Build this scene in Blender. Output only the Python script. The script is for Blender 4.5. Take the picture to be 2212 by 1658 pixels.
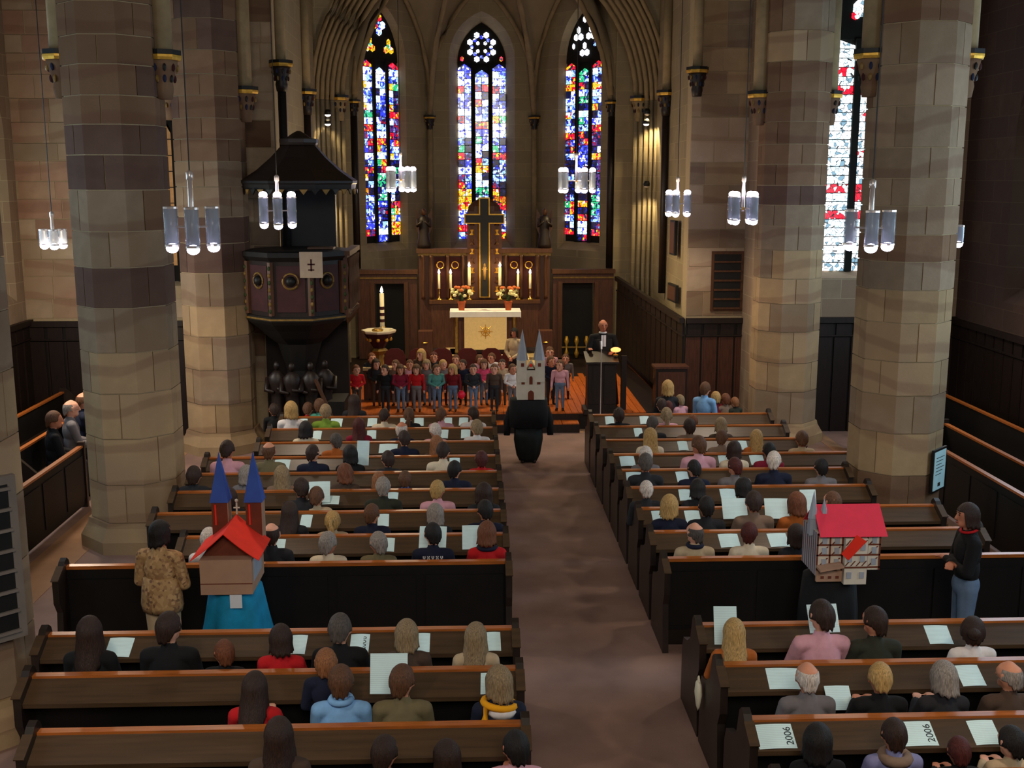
import bpy, bmesh, math, random
import numpy as np
from mathutils import Vector, Matrix
random.seed(7); rng = np.random.default_rng(7)
PI = math.pi
for o in list(bpy.data.objects): bpy.data.objects.remove(o)
SC = bpy.context.scene; COL = SC.collection

# ---------------------------------------------------------------- camera
F = 2400.0; PIT = math.radians(10.48); YAW = math.radians(2.17); H = 4.72
cam = bpy.data.objects.new('camera', bpy.data.cameras.new('camera')); COL.objects.link(cam)
cam.location = (0, 0, H); cam.rotation_euler = (PI/2 - PIT, 0, -YAW)
cam.data.sensor_width = 36; cam.data.lens = 36*F/2212; cam.data.clip_end = 200
SC.camera = cam
_cp, _sp, _cy, _sy = math.cos(PIT), math.sin(PIT), math.cos(YAW), math.sin(YAW)
FW = Vector((_sy*_cp, _cy*_cp, -_sp)); RT = Vector((_cy, -_sy, 0)); UP = Vector((_sy*_sp, _cy*_sp, _cp))
def ray(x, y): return FW + RT*((x-1106)/F) - UP*((y-829)/F)
def onz(x, y, z):
    d = ray(x, y); t = (z-H)/d.z; return Vector((d.x*t, d.y*t, z))
def onY(x, y, Y):
    d = ray(x, y); t = Y/d.y; return Vector((d.x*t, Y, H+d.z*t))
def onX(x, y, X):
    d = ray(x, y); t = X/d.x; return Vector((X, d.y*t, H+d.z*t))

# ---------------------------------------------------------------- world, exposure, daylight
SC.view_settings.view_transform = 'Standard'; SC.view_settings.look = 'None'
SC.view_settings.exposure = 0.22; SC.view_settings.gamma = 1.0; SC.view_settings.use_curve_mapping = False
W = bpy.data.worlds.new('world'); SC.world = W; W.use_nodes = True
W.node_tree.nodes['Background'].inputs[0].default_value = (.55, .68, .9, 1)
W.node_tree.nodes['Background'].inputs[1].default_value = .06
def area(name, loc, rot, sx, sy, power, col):
    l = bpy.data.lights.new(name, 'AREA'); l.shape = 'RECTANGLE'; l.size = sx; l.size_y = sy; l.energy = power; l.color = col
    o = bpy.data.objects.new(name, l); COL.objects.link(o); o.location = loc; o.rotation_euler = rot; return o
def spot(name, loc, target, power, col, ang=80, blend=.6, size=.06):
    l = bpy.data.lights.new(name, 'SPOT'); l.energy = power; l.color = col; l.spot_size = math.radians(ang); l.spot_blend = blend; l.shadow_soft_size = size
    o = bpy.data.objects.new(name, l); COL.objects.link(o); o.location = loc
    o.rotation_euler = (Vector(target)-Vector(loc)).to_track_quat('-Z', 'Y').to_euler(); return o
DAY = (.62, .82, 1.0)
# daylight entering by the aisle windows (both side walls) plus an added fill light from the west
for wy in (6.7, 11.8, 16.9):
    area('window_daylight', (-7.98, wy, 4.6), (0, -PI/2, 0), 3.4, 1.3, 80, DAY)
    wy += .6
    area('window_daylight', (8.98, wy, 4.6), (0, PI/2, 0), 3.4, 1.3, 130, DAY)
area('west_fill', (.6, -2.85, 7.4), (math.radians(78), 0, 0), 3.6, 4.6, 720, (1.0, .93, .84))  # fill added over the gallery; the west wall has no window
# ---------------------------------------------------------------- materials
def lin(c):
    if isinstance(c, str): c = [int(c[i:i+2], 16)/255 for i in (0, 2, 4)]
    return tuple((x/12.92 if x <= .04045 else ((x+.055)/1.055)**2.4) for x in c)
MATS = {}
def mat(name, col, rough=.75, var=.15, scale=6, stretch=(1, 1, 1), bump=0, bscale=40, metal=0, rnd=0, spec=.3, emit=0):
    if name in MATS: return MATS[name]
    m = bpy.data.materials.new(name); MATS[name] = m; m.use_nodes = True; nt = m.node_tree; N = nt.nodes; L = nt.links
    b = N['Principled BSDF']; c = lin(col) if isinstance(col, str) else col
    b.inputs['Roughness'].default_value = rough; b.inputs['Metallic'].default_value = metal; b.inputs['Specular IOR Level'].default_value = spec
    tc = N.new('ShaderNodeTexCoord'); mp = N.new('ShaderNodeMapping'); mp.inputs['Scale'].default_value = stretch
    L.new(tc.outputs['Object'], mp.inputs[0])
    n = N.new('ShaderNodeTexNoise'); n.inputs['Scale'].default_value = scale; n.inputs['Detail'].default_value = 4; L.new(mp.outputs[0], n.inputs['Vector'])
    r = N.new('ShaderNodeValToRGB'); e = r.color_ramp.elements
    e[0].position = .3; e[1].position = .7
    e[0].color = tuple(max(0, x*(1-var)) for x in c)+(1,); e[1].color = tuple(min(1, x*(1+var)) for x in c)+(1,)
    L.new(n.outputs['Fac'], r.inputs[0]); out = r.outputs[0]
    if rnd:
        oi = N.new('ShaderNodeObjectInfo'); hs = N.new('ShaderNodeHueSaturation'); mr = N.new('ShaderNodeMapRange')
        mr.inputs['To Min'].default_value = 1-rnd; mr.inputs['To Max'].default_value = 1+rnd
        L.new(oi.outputs['Random'], mr.inputs['Value']); L.new(mr.outputs[0], hs.inputs['Value']); L.new(out, hs.inputs['Color']); out = hs.outputs[0]
    L.new(out, b.inputs['Base Color'])
    if emit:
        L.new(out, b.inputs['Emission Color']); b.inputs['Emission Strength'].default_value = emit
    if bump:
        n2 = N.new('ShaderNodeTexNoise'); n2.inputs['Scale'].default_value = bscale; n2.inputs['Detail'].default_value = 5; L.new(mp.outputs[0], n2.inputs['Vector'])
        bp = N.new('ShaderNodeBump'); bp.inputs['Strength'].default_value = bump; bp.inputs['Distance'].default_value = .01
        L.new(n2.outputs['Fac'], bp.inputs['Height']); L.new(bp.outputs[0], b.inputs['Normal'])
    return m
def stone(name, ca, cb, cc, strata=.35, rnd=.12):
    """sandstone: two tones mixed by large noise with dark purple strata veins"""
    m = mat(name, ca, .9, .1, 5, bump=.25, bscale=30, rnd=rnd, spec=.1)
    nt = m.node_tree; N = nt.nodes; L = nt.links; ramp = [x for x in N if x.type == 'VALTORGB'][0]
    dest = ramp.outputs[0].links[0].to_socket
    geo = N.new('ShaderNodeNewGeometry')
    nz = N.new('ShaderNodeTexNoise'); nz.inputs['Scale'].default_value = .9; nz.inputs['Detail'].default_value = 3; L.new(geo.outputs['Position'], nz.inputs['Vector'])
    wv = N.new('ShaderNodeTexWave'); wv.wave_type = 'BANDS'; wv.bands_direction = 'Z'; wv.inputs['Scale'].default_value = .55
    wv.inputs['Distortion'].default_value = 6; wv.inputs['Detail'].default_value = 2; wv.inputs['Detail Scale'].default_value = .7; L.new(geo.outputs['Position'], wv.inputs['Vector'])
    r1 = N.new('ShaderNodeValToRGB'); r1.color_ramp.elements[0].position = .45; r1.color_ramp.elements[1].position = .65; L.new(nz.outputs['Fac'], r1.inputs[0])
    mx = N.new('ShaderNodeMix'); mx.data_type = 'RGBA'; L.new(r1.outputs[0], mx.inputs[0]); L.new(ramp.outputs[0], mx.inputs[6]); mx.inputs[7].default_value = lin(cb)+(1,)
    r2 = N.new('ShaderNodeValToRGB'); r2.color_ramp.elements[0].position = .8; r2.color_ramp.elements[1].position = .93
    r2.color_ramp.elements[1].color = (strata, strata, strata, 1); L.new(wv.outputs['Fac'], r2.inputs[0])
    m2 = N.new('ShaderNodeMix'); m2.data_type = 'RGBA'; L.new(r2.outputs[0], m2.inputs[0]); L.new(mx.outputs[2], m2.inputs[6]); m2.inputs[7].default_value = lin(cc)+(1,)
    L.new(m2.outputs[2], dest); return m
def ashlar(name, ca, cb, mortar, bw=.7, bh=.36):
    """coursed stone too faint to tell the pieces apart"""
    m = mat(name, ca, .9, .12, 4, bump=.2, bscale=25, spec=.1)
    nt = m.node_tree; N = nt.nodes; L = nt.links; b = N['Principled BSDF']; ramp = [x for x in N if x.type == 'VALTORGB'][0]
    geo = N.new('ShaderNodeNewGeometry'); sx = N.new('ShaderNodeSeparateXYZ'); L.new(geo.outputs['Position'], sx.inputs[0])
    ad = N.new('ShaderNodeMath'); L.new(sx.outputs[0], ad.inputs[0]); L.new(sx.outputs[1], ad.inputs[1])
    cx = N.new('ShaderNodeCombineXYZ'); L.new(ad.outputs[0], cx.inputs[0]); L.new(sx.outputs[2], cx.inputs[1])
    bt = N.new('ShaderNodeTexBrick'); bt.inputs['Scale'].default_value = 1; bt.inputs['Brick Width'].default_value = bw; bt.inputs['Row Height'].default_value = bh
    bt.inputs['Mortar Size'].default_value = .007; bt.inputs['Color2'].default_value = lin(cb)+(1,); bt.inputs['Mortar'].default_value = lin(mortar)+(1,)
    L.new(cx.outputs[0], bt.inputs['Vector']); L.new(ramp.outputs[0], bt.inputs['Color1']); L.new(bt.outputs['Color'], b.inputs['Base Color']); return m
def glass(name, col, chips, strength=2.0, scale=17):
    """leaded coloured glass with the sky behind it: small chips and dark lead lines"""
    m = bpy.data.materials.new(name); MATS[name] = m; m.use_nodes = True; nt = m.node_tree; N = nt.nodes; L = nt.links
    b = N['Principled BSDF']; b.inputs['Roughness'].default_value = .15; b.inputs['Base Color'].default_value = (.02, .02, .025, 1)
    tc = N.new('ShaderNodeNewGeometry')
    v = N.new('ShaderNodeTexVoronoi'); v.inputs['Scale'].default_value = scale; L.new(tc.outputs['Position'], v.inputs['Vector'])
    ve = N.new('ShaderNodeTexVoronoi'); ve.feature = 'DISTANCE_TO_EDGE'; ve.inputs['Scale'].default_value = scale; L.new(tc.outputs['Position'], ve.inputs['Vector'])
    sp = N.new('ShaderNodeSeparateColor'); L.new(v.outputs['Color'], sp.inputs[0])
    r = N.new('ShaderNodeValToRGB'); r.color_ramp.interpolation = 'CONSTANT'; cs = [col]*3+chips
    el = r.color_ramp.elements
    while len(el) < len(cs): el.new(.5)
    for i, c in enumerate(cs): el[i].position = i/len(cs); el[i].color = lin(c)+(1,)
    L.new(sp.outputs[0], r.inputs[0])
    r2 = N.new('ShaderNodeValToRGB'); r2.color_ramp.elements[0].position = .02; r2.color_ramp.elements[1].position = .07; L.new(ve.outputs['Distance'], r2.inputs[0])
    mx = N.new('ShaderNodeMix'); mx.data_type = 'RGBA'; mx.blend_type = 'MULTIPLY'; mx.inputs[0].default_value = 1; L.new(r.outputs[0], mx.inputs[6]); L.new(r2.outputs[0], mx.inputs[7])
    L.new(mx.outputs[2], b.inputs['Emission Color']); b.inputs['Emission Strength'].default_value = strength; return m
def glow(name, col, strength):
    m = bpy.data.materials.new(name); MATS[name] = m; m.use_nodes = True; b = m.node_tree.nodes['Principled BSDF']
    b.inputs['Base Color'].default_value = lin(col)+(1,); b.inputs['Emission Color'].default_value = lin(col)+(1,); b.inputs['Emission Strength'].default_value = strength; return m

PIL = [stone('stone_tan', '9c8464', '907a60', '6b4c40'), stone('stone_grey', '877561', '7c6852', '63483d'), stone('stone_brown', '745c48', '6a523f', '573a30'), stone('stone_purple', '5e4a41', '544037', '49342f', .2)]
mat('mortar', 'a08e70', .95, .08, 20)
RED = [stone('redstone_a', 'a4866e', 'a08a70', '805c4c'), stone('redstone_b', '9b7a66', 'a68e74', '785446'), stone('redstone_c', 'a8947c', '99846c', '83614f')]
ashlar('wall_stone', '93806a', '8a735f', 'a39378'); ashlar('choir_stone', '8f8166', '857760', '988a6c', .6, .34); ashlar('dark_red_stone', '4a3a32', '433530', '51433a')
mat('plaster_vault', '8c7c62', .95, .1, 2); mat('rib_stone', '8a7758', .9, .15, 6)
mat('pew_dark', '1f1510', .45, .25, 5, (1, 8, 8), spec=.4); mat('pew_black', '0f0c0a', .55, .25, 4, spec=.3)
mat('pew_cap', 'a35a24', .35, .25, 4, (1, 12, 12), spec=.5); mat('pew_ledge', '463423', .38, .22, 3, (.6, 10, 10), spec=.45)
mat('pew_end', '241a14', .4, .3, 6, spec=.45)
mat('oak_dark', '1d120d', .5, .3, 5, (6, 6, .8), spec=.35); mat('oak_red', '4a2a1c', .5, .3, 5, (6, 6, .8), spec=.35); mat('oak_mid', '4c2e1a', .5, .25, 5, (6, 6, .8))
mat('gold', 'c79a3c', .4, .25, 12, metal=.5); mat('gold_dull', '7d6230', .5, .3, 14, metal=.3); mat('black_iron', '141312', .5, .2, 8)
mat('floor_carpet', '83685e', .9, .22, 1.4, bump=.2, bscale=60); mat('floor_side', '9a7558', .85, .15, 2); mat('parquet', 'b25a1c', .4, .3, 3, (8, .7, 1), spec=.4, rnd=.12)
mat('tread_stone', 'b09a72', .8, .1, 5); mat('marble', 'd8cfb4', .6, .06, 6); mat('linen', 'd9dbe0', .85, .04, 10); mat('frontal', 'd9c391', .85, .05, 20)
mat('wax', 'efe0b0', .5, .04, 6, emit=.12); mat('brass', 'b08d45', .35, .15, 10, metal=.8); mat('terracotta', 'b0552f', .85, .12, 10)
mat('leaf', '2e3d1b', .7, .35, 20); mat('petal_cream', 'e6e0a8', .8, .1, 20); mat('petal_orange', 'c46a3a', .8, .15, 20)
glow('flame', 'ffe9c0', 14); glow('lamp_bulb', 'e4dcff', 18); glow('lectern_lamp', 'ff9a50', 2.2); glow('flood', 'ffffff', 5)
m = mat('lamp_glass', '9aa3ad', .2, .05, 4); m.node_tree.nodes['Principled BSDF'].inputs['Alpha'].default_value = .5
m = mat('lamp_metal', 'cfc4bd', .3, .05, 6, metal=.6); mat('wire', '2a2724', .6, .1)
mat('crimson', '360e10', .8, .2, 8); mat('chair_red', '4e1512', .6, .2, 6)
mat('tracery', '15130f', .9, .2, 5)

# ---------------------------------------------------------------- mesh helpers
class MB:
    def __init__(s): s.v = []; s.f = []; s.mi = []
    def add(s, vs, fs, mi=0):
        n = len(s.v); s.v += [tuple(p) for p in vs]; s.f += [tuple(i+n for i in f) for f in fs]; s.mi += [mi]*len(fs); return s
    def box(s, x0, x1, y0, y1, z0, z1, mi=0):
        vs = [(x, y, z) for z in (z0, z1) for y in (y0, y1) for x in (x0, x1)]
        return s.add(vs, [(0, 2, 3, 1), (4, 5, 7, 6), (0, 1, 5, 4), (2, 6, 7, 3), (0, 4, 6, 2), (1, 3, 7, 5)], mi)
    def loft(s, rings, mi=0, cap=True, closed=True):
        n = len(rings[0]); vs = [p for r in rings for p in r]; fs = []
        for i in range(len(rings)-1):
            for j in range(n if closed else n-1):
                k = (j+1) % n; fs.append((i*n+j, i*n+k, (i+1)*n+k, (i+1)*n+j))
        if cap: fs += [tuple(range(n-1, -1, -1)), tuple(range((len(rings)-1)*n, len(rings)*n))]
        return s.add(vs, fs, mi)
    def lathe(s, prof, c=(0, 0), seg=16, mi=0, sx=1, sy=1, ph=0):
        return s.loft([[(c[0]+sx*max(r, 1e-4)*math.cos(ph+2*PI*j/seg), c[1]+sy*max(r, 1e-4)*math.sin(ph+2*PI*j/seg), z) for j in range(seg)] for r, z in prof], mi)
    def tube(s, pts, r, seg=8, mi=0):
        pts = [Vector(p) for p in pts]; rs = r if isinstance(r, (list, tuple)) else [r]*len(pts); rings = []
        for i, p in enumerate(pts):
            d = (pts[min(i+1, len(pts)-1)]-pts[max(i-1, 0)]).normalized()
            a = d.cross(Vector((0, 0, 1)) if abs(d.z) < .9 else Vector((1, 0, 0))).normalized(); b = d.cross(a)
            rings.append([tuple(p+(a*math.cos(2*PI*j/seg)+b*math.sin(2*PI*j/seg))*rs[i]) for j in range(seg)])
        return s.loft(rings, mi)
    def prism(s, pts, d0, d1, ax='z', mi=0):
        def P(a, b, d): return {'z': (a, b, d), 'y': (a, d, b), 'x': (d, a, b)}[ax]
        return s.loft([[P(a, b, d0) for a, b in pts], [P(a, b, d1) for a, b in pts]], mi)
    def sphere(s, c, r, seg=10, rg=7, mi=0):
        r = r if isinstance(r, (list, tuple)) else (r, r, r)
        return s.loft([[(c[0]+r[0]*math.sin(t)*math.cos(2*PI*j/seg), c[1]+r[1]*math.sin(t)*math.sin(2*PI*j/seg), c[2]-r[2]*math.cos(t)) for j in range(seg)] for t in [max(.02, min(PI-.02, PI*i/rg)) for i in range(rg+1)]], mi)
    def mesh(s, name, mats, smooth=False):
        me = bpy.data.meshes.new(name); me.from_pydata(s.v, [], s.f)
        for m_ in (mats if isinstance(mats, (list, tuple)) else [mats]): me.materials.append(MATS[m_] if isinstance(m_, str) else m_)
        me.polygons.foreach_set('material_index', s.mi)
        if smooth: me.polygons.foreach_set('use_smooth', [True]*len(me.polygons))
        bm = bmesh.new(); bm.from_mesh(me); bmesh.ops.recalc_face_normals(bm, faces=bm.faces); bm.to_mesh(me); bm.free()
        me.update(); return me
    def build(s, name, mats, parent=None, smooth=False, loc=(0, 0, 0), rz=0): return link(name, s.mesh(name, mats, smooth), parent, loc, rz)
def link(name, me, parent=None, loc=(0, 0, 0), rz=0):
    o = bpy.data.objects.new(name, me); COL.objects.link(o); o.parent = parent; o.location = loc; o.rotation_euler = (0, 0, rz); return o
def setmat(o, m):
    s = o.material_slots[0]; s.link = 'OBJECT'; s.material = MATS[m] if isinstance(m, str) else m; return o
def tag(o, label, cat, group=None):
    o['label'] = label; o['category'] = cat
    if group: o['group'] = group
    return o
def thing(name, label, cat, loc=(0, 0, 0), rz=0, group=None): return tag(link(name, None, None, loc, rz), label, cat, group)
def struct(o, label=None, cat=None):
    o['kind'] = 'structure'
    if label: tag(o, label, cat)
    return o
def copy_tree(o, parent=None):
    c = o.copy(); COL.objects.link(c); c.parent = parent
    for ch in list(o.children): copy_tree(ch, c)
    return c
def bx(x0, x1, y0, y1, z0, z1): return MB().box(x0, x1, y0, y1, z0, z1)
ORD = ['', 'first', 'second', 'third', 'fourth', 'fifth', 'sixth', 'seventh', 'eighth', 'ninth', 'tenth', 'eleventh', 'twelfth']
# ---------------------------------------------------------------- setting: floors
PZ = .32
fl = bx(-8.3, 9.3, -3, 20.4, -.2, 0).build('floor', 'floor_carpet'); struct(fl)
struct(bx(-5.5, -4.95, 2, 20.4, 0, .004).build('floor', 'floor_side')); struct(bx(6.38, 6.62, 2, 20.4, 0, .004).build('floor', 'floor_side'))
struct(bx(-8.3, 9.3, 20.4, 20.9, -.2, .0).build('floor', 'floor_side'))
st = struct(bx(-1.9, 2.05, 20.4, 20.72, 0, .16).build('floor', 'oak_dark'))
# chancel floor: boards of the parquet, each its own
cf = struct(bx(-3.5, 4.25, 20.72, 30.2, -.1, PZ-.02).build('floor', 'oak_dark'))
brd = {}
def board(w, l, h, m='parquet'):
    k = (w, l, h, m)
    if k not in brd: brd[k] = bx(.004, w-.004, .003, l-.003, 0, h).mesh('floor_board', m)
    return brd[k]
x = .55
for i in range(22):                                        # boards in view right of the choir and on the front edge
    for j, (y0, l) in enumerate(((20.72, 1.35+.4*(i % 2)), (22.07+.4*(i % 2), 1.4), (23.47+.4*(i % 2), 1.2))):
        link('floor_board', board(.13, round(l, 2), .02), cf, (.5+i*.13, y0, PZ-.02))
link('floor_board', bx(-3.4, .48, 20.72, 24.6, 0, .02).mesh('floor_board', 'parquet'), cf, (0, 0, PZ-.02))
for i in range(12):
    link('step_board', board(.32, .32, .02), st, (-1.85+i*.325, 20.4, .16))
# altar steps
struct(bx(-1.1, 1.85, 24.6, 30.2, PZ-.1, PZ+.16).build('floor', 'tread_stone')); struct(bx(-.6, 1.35, 25.15, 30.2, PZ, PZ+.32).build('floor', 'tread_stone'))

# ---------------------------------------------------------------- setting: walls
def arch_pts(w, zb, zs, za, n=8):
    """outline of a pointed window, (u, z), counter-clockwise from bottom left"""
    h = za-zs; c = (h*h-w*w)/(2*w); R = w+c; pts = [(-w, zb), (w, zb)]
    a1 = math.atan2(h, c)
    for i in range(n+1): t = a1*i/n; pts.append((-c+R*math.cos(t), zs+R*math.sin(t)))
    for i in range(n-1, -1, -1): t = a1*i/n; pts.append((c-R*math.cos(t), zs+R*math.sin(t)))
    return pts
def wall_hole(name, p0, p1, z0, z1, holes, material, depth=.5, splay=.2, sill=.45):
    """wall from p0 to p1 (seen from the room with p0 on the left) with splayed pointed openings"""
    p0 = Vector(p0); p1 = Vector(p1); L_ = (p1-p0).length; ux = (p1-p0).normalized(); out = Vector((-ux.y, ux.x))
    bm = bmesh.new()
    def V(u, z, d=0): q = p0+ux*u+out*d; return bm.verts.new((q.x, q.y, z))
    loops = [[V(0, z0), V(L_, z0), V(L_, z1), V(0, z1)]]; ins = []
    for (uc, w, zb, zs, za) in holes:
        big = arch_pts(w+splay, zb-sill, zs+splay*.3, za+splay); sm = arch_pts(w, zb, zs, za)
        loops.append([V(uc+a, b) for a, b in big]); ins.append([V(uc+a, b, depth) for a, b in sm])
    es = []
    for lp in loops:
        for i in range(len(lp)): es.append(bm.edges.new((lp[i], lp[(i+1) % len(lp)])))
    bmesh.ops.triangle_fill(bm, edges=es, use_beauty=True)
    for lp, q in zip(loops[1:], ins):
        n = len(lp)
        for i in range(n): bm.faces.new((lp[i], lp[(i+1) % n], q[(i+1) % n], q[i]))
    me = bpy.data.meshes.new(name); bm.to_mesh(me); bm.free(); me.materials.append(MATS[material])
    return struct(link(name, me)), ux, out
blk = {}
def blocks(parent, p0, p1, z0, z1, mats, skip=(), ch=.36, bl=.66, proud=.012, name='stone_block'):
    """single ashlar blocks laid in courses on the face of a wall"""
    p0 = Vector(p0); p1 = Vector(p1); L_ = (p1-p0).length; ux = (p1-p0).normalized(); rz = math.atan2(ux.y, ux.x); z = z0; k = 0
    while z < z1-.1:
        hgt = min(ch*random.choice((.85, 1, 1, 1.15)), z1-z); hgt = round(hgt, 2); u = -bl*random.choice((0, .25, .5, .75))
        while u < L_-.02:
            l = round(bl*random.choice((.8, 1, 1.2)), 2); a = max(u, 0); b = min(u+l, L_); u += l
            if b-a < .06: continue
            if any(a < s[1] and b > s[0] and z < s[3] and z+hgt > s[2] for s in skip): continue
            key = (round(b-a, 2), hgt)
            if key not in blk:
                w_, g = key[0], .006
                blk[key] = MB().loft([[(g, 0, g), (w_-g, 0, g), (w_-g, 0, hgt-g), (g, 0, hgt-g)], [(g+.004, -proud, g+.004), (w_-g-.004, -proud, g+.004), (w_-g-.004, -proud, hgt-g-.004), (g+.004, -proud, hgt-g-.004)]]).mesh('stone_block', mats[0])
            q = p0+ux*a; setmat(link(name, blk[key], parent, (q.x, q.y, z), rz), random.choice(mats)); k += 1
        z += hgt
ZT = 11.5
# side walls with aisle windows (windows at bays), end walls, west wall, ceiling
WINR = [(7.3, .75, 3.1, 5.4, 6.6), (12.4, .75, 3.1, 5.4, 6.6), (17.5, .9, 3.1, 5.4, 6.6)]
WINB = [(6.7, .75, 3.1, 5.4, 6.6), (11.8, .75, 3.1, 5.4, 6.6), (16.9, .9, 3.1, 5.4, 6.6)]
wl, _, _ = wall_hole('wall_left', (-8.1, -3), (-8.1, 20.5), 0, ZT, [(y+3, w, a, b, c) for y, w, a, b, c in WINB]+[(20.5+3-.95, .4, 3.0, 5.4, 6.2)], 'wall_stone', .45)
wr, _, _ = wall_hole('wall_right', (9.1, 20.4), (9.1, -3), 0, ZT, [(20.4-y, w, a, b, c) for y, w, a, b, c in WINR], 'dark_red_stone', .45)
we, _, _ = wall_hole('wall_left_end', (-8.1, 20.5), (-4.4, 20.5), 0, ZT, [(2.75, .22, 2.85, 5.7, 6.3)], 'mortar', .3, .08, .06)
blocks(we, (-8.1, 20.5), (-4.4, 20.5), 2.2, 7.9, RED, skip=[(2.4, 3.1, 2.7, 6.5)])
wre, _, _ = wall_hole('wall_right_end', (5.4, 20.4), (9.1, 20.4), 0, ZT, [(1.72, .66, 3.0, 7.2, 8.3)], 'wall_stone', .4, .06, .1)
struct(bx(-8.1, 9.1, -3.2, -3, 0, ZT).build('wall_west', 'wall_stone')); struct(bx(-8.3, 9.3, -3.2, 21.9, ZT, ZT+.2).build('ceiling', 'plaster_vault'))
struct(bx(-3.6, 4.4, 21.4, 31, ZT, ZT+.2).build('ceiling', 'plaster_vault'))
# gallery floor the photographer stands on
struct(bx(-4, 5, -3, -.6, 2.95, 3.1).build('trim_1', 'oak_dark'))
# east wall beside the chancel, choir walls
wn = struct(bx(-4.5, -3.45, 20.5, 21.5, 0, ZT).build('wall_east_left', 'mortar')); blocks(wn, (-4.5, 20.5), (-3.45, 20.5), 1.0, 7.9, [RED[2], PIL[1], PIL[2]], ch=.42, bl=.55)
ws = struct(bx(4.2, 5.5, 21.4, 21.8, 0, ZT).build('wall_east_right', 'mortar')); blocks(ws, (4.2, 21.4), (5.5, 21.4), 2.08, 8.0, [RED[2], PIL[0], PIL[1]], ch=.42, bl=.6)
struct(bx(5.3, 5.5, 20.4, 21.6, 0, ZT).build('wall_return', 'wall_stone'))
struct(MB().prism([(-3.45, 21.49), (-3.5, 27.6), (-3.9, 27.6), (-3.9, 21.49)], 0, ZT).build('wall_choir_left', 'choir_stone'))
struct(MB().prism([(4.205, 21.75), (4.4, 27.6), (4.8, 27.6), (4.8, 21.75)], 0, ZT).build('wall_choir_right', 'choir_stone'))
# apse: three sides with a window each
A0, A1, A2, A3 = (-2.88, 27.7), (-1.07, 30), (1.77, 30), (3.58, 27.7)
sideL = math.hypot(1.81, 2.3)
WS = dict(w=.64, zb=3.1, zs=7.7, za=8.75)
wh = (WS['w'], WS['zb'], WS['zs'], WS['za'])
struct(wall_hole('wall_apse_left', A0, A1, 0, ZT, [(sideL*.44, .68, 3.1, 7.6, 8.85)], 'choir_stone', .2, .1, .2)[0])
struct(wall_hole('wall_apse_middle', A1, A2, 0, ZT, [(1.42,)+wh], 'choir_stone', .5, .22, .35)[0])
struct(wall_hole('wall_apse_right', A2, A3, 0, ZT, [(sideL*.56, .68, 3.1, 7.6, 8.85)], 'choir_stone', .2, .1, .2)[0])

struct(bx(-3.9, -2.86, 27.62, 27.9, 0, ZT).build('wall_jamb_left', 'choir_stone')); struct(bx(3.56, 4.8, 27.62, 27.9, 0, ZT).build('wall_jamb_right', 'choir_stone'))
# apse arch with its moulded orders, and the vault ribs
AX, AYs, AZ = .5, 26.2, 6.5
def arch_curve(a, c, n=14, X=AX, Y=AYs, z0=AZ):
    R = a+c; t1 = math.acos(c/R); pts = []
    for i in range(n+1): t = t1*i/n; pts.append((X-(-c+R*math.cos(t)), Y, z0+R*math.sin(t)))
    for i in range(n-1, -1, -1): t = t1*i/n; pts.append((X+(-c+R*math.cos(t)), Y, z0+R*math.sin(t)))
    return pts
bm = MB()                                     # spandrel wall above the arch
cur = arch_curve(4.02, .1)
front = []
for (x_, y_, z_) in cur: front.append((x_, z_))
poly = [(-3.95, AZ)]+front+[(4.95, AZ), (4.95, ZT), (-3.95, ZT)]
struct(bm.prism(poly, 26.25, 26.9, 'y').build('wall_arch', 'choir_stone'))
ar = struct(link('trim_2', None))
for k, (da, dy, r) in enumerate(((.27, -.06, .05), (.17, .02, .045), (.07, .1, .05), (-.03, .2, .045), (-.13, .32, .055), (-.23, .46, .05), (-.33, .64, .06))):
    pts = arch_curve(3.78+da, .1, Y=AYs+dy)
    MB().tube(pts, r, 8).build('arch_rib', 'rib_stone', ar, True)
    for s in (0, -1):
        q = pts[s]; MB().tube([(q[0], q[1], PZ), (q[0], q[1], AZ)], r*.95, 10).build('arch_shaft', 'choir_stone', ar, True)
mat('navy_paint', '141c3a', .7)
def capital(x, y, z, s=1.0, col='oak_red', name='capital', parent=None, dark=True):
    e = parent or struct(link(name, None))
    MB().lathe([(.09*s, -.42*s), (.11*s, -.3*s), (.1*s, -.25*s), (.16*s, -.05*s), (.17*s, -.0*s)], (x, y), 10, 0).build('capital_bell', col, e, True).location = (0, 0, z)
    MB().lathe([(.2*s, 0), (.21*s, .03*s), (.21*s, .055*s), (.19*s, .06*s)], (x, y), 8).build('capital_abacus', 'gold', e).location = (0, 0, z)
    MB().lathe([(.21*s, 0), (.21*s, .05*s)], (x, y), 8).build('capital_moulding', 'black_iron', e).location = (0, 0, z+.06*s)
    for a in range(12):
        t = PI*.95+(a % 6)*PI*1.1/5; lo_ = a//6
        MB().sphere((x+(.155-.035*lo_)*s*math.cos(t), y+(.155-.035*lo_)*s*math.sin(t), z-(.08+.12*lo_)*s), (.022*s, .022*s, .045*s), 6, 5).build('capital_leaf', ('crimson', 'gold_dull', 'navy_paint', 'black_iron')[(a+lo_) % 4], e)
    return e
for s in (-1, 1):
    cc = AX+s*3.52; capital(cc, AYs+.55, AZ, 1.1, 'rib_stone', parent=ar)
rb = struct(link('trim_3', None))
def rib(p0, p1, bul, r=.055, n=12):
    p0 = Vector(p0); p1 = Vector(p1); pts = []
    for i in range(n+1):
        t = i/n; q = p0.lerp(p1, t); q.z = p0.z+(p1.z-p0.z)*math.sin(t*PI/2)**.6; q += Vector(bul)*math.sin(PI*t); pts.append(q)
    return MB().tube(pts, r, 6).build('vault_rib', 'rib_stone', rb, True)
boss = (.36, 27.3, 10.6)
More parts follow.
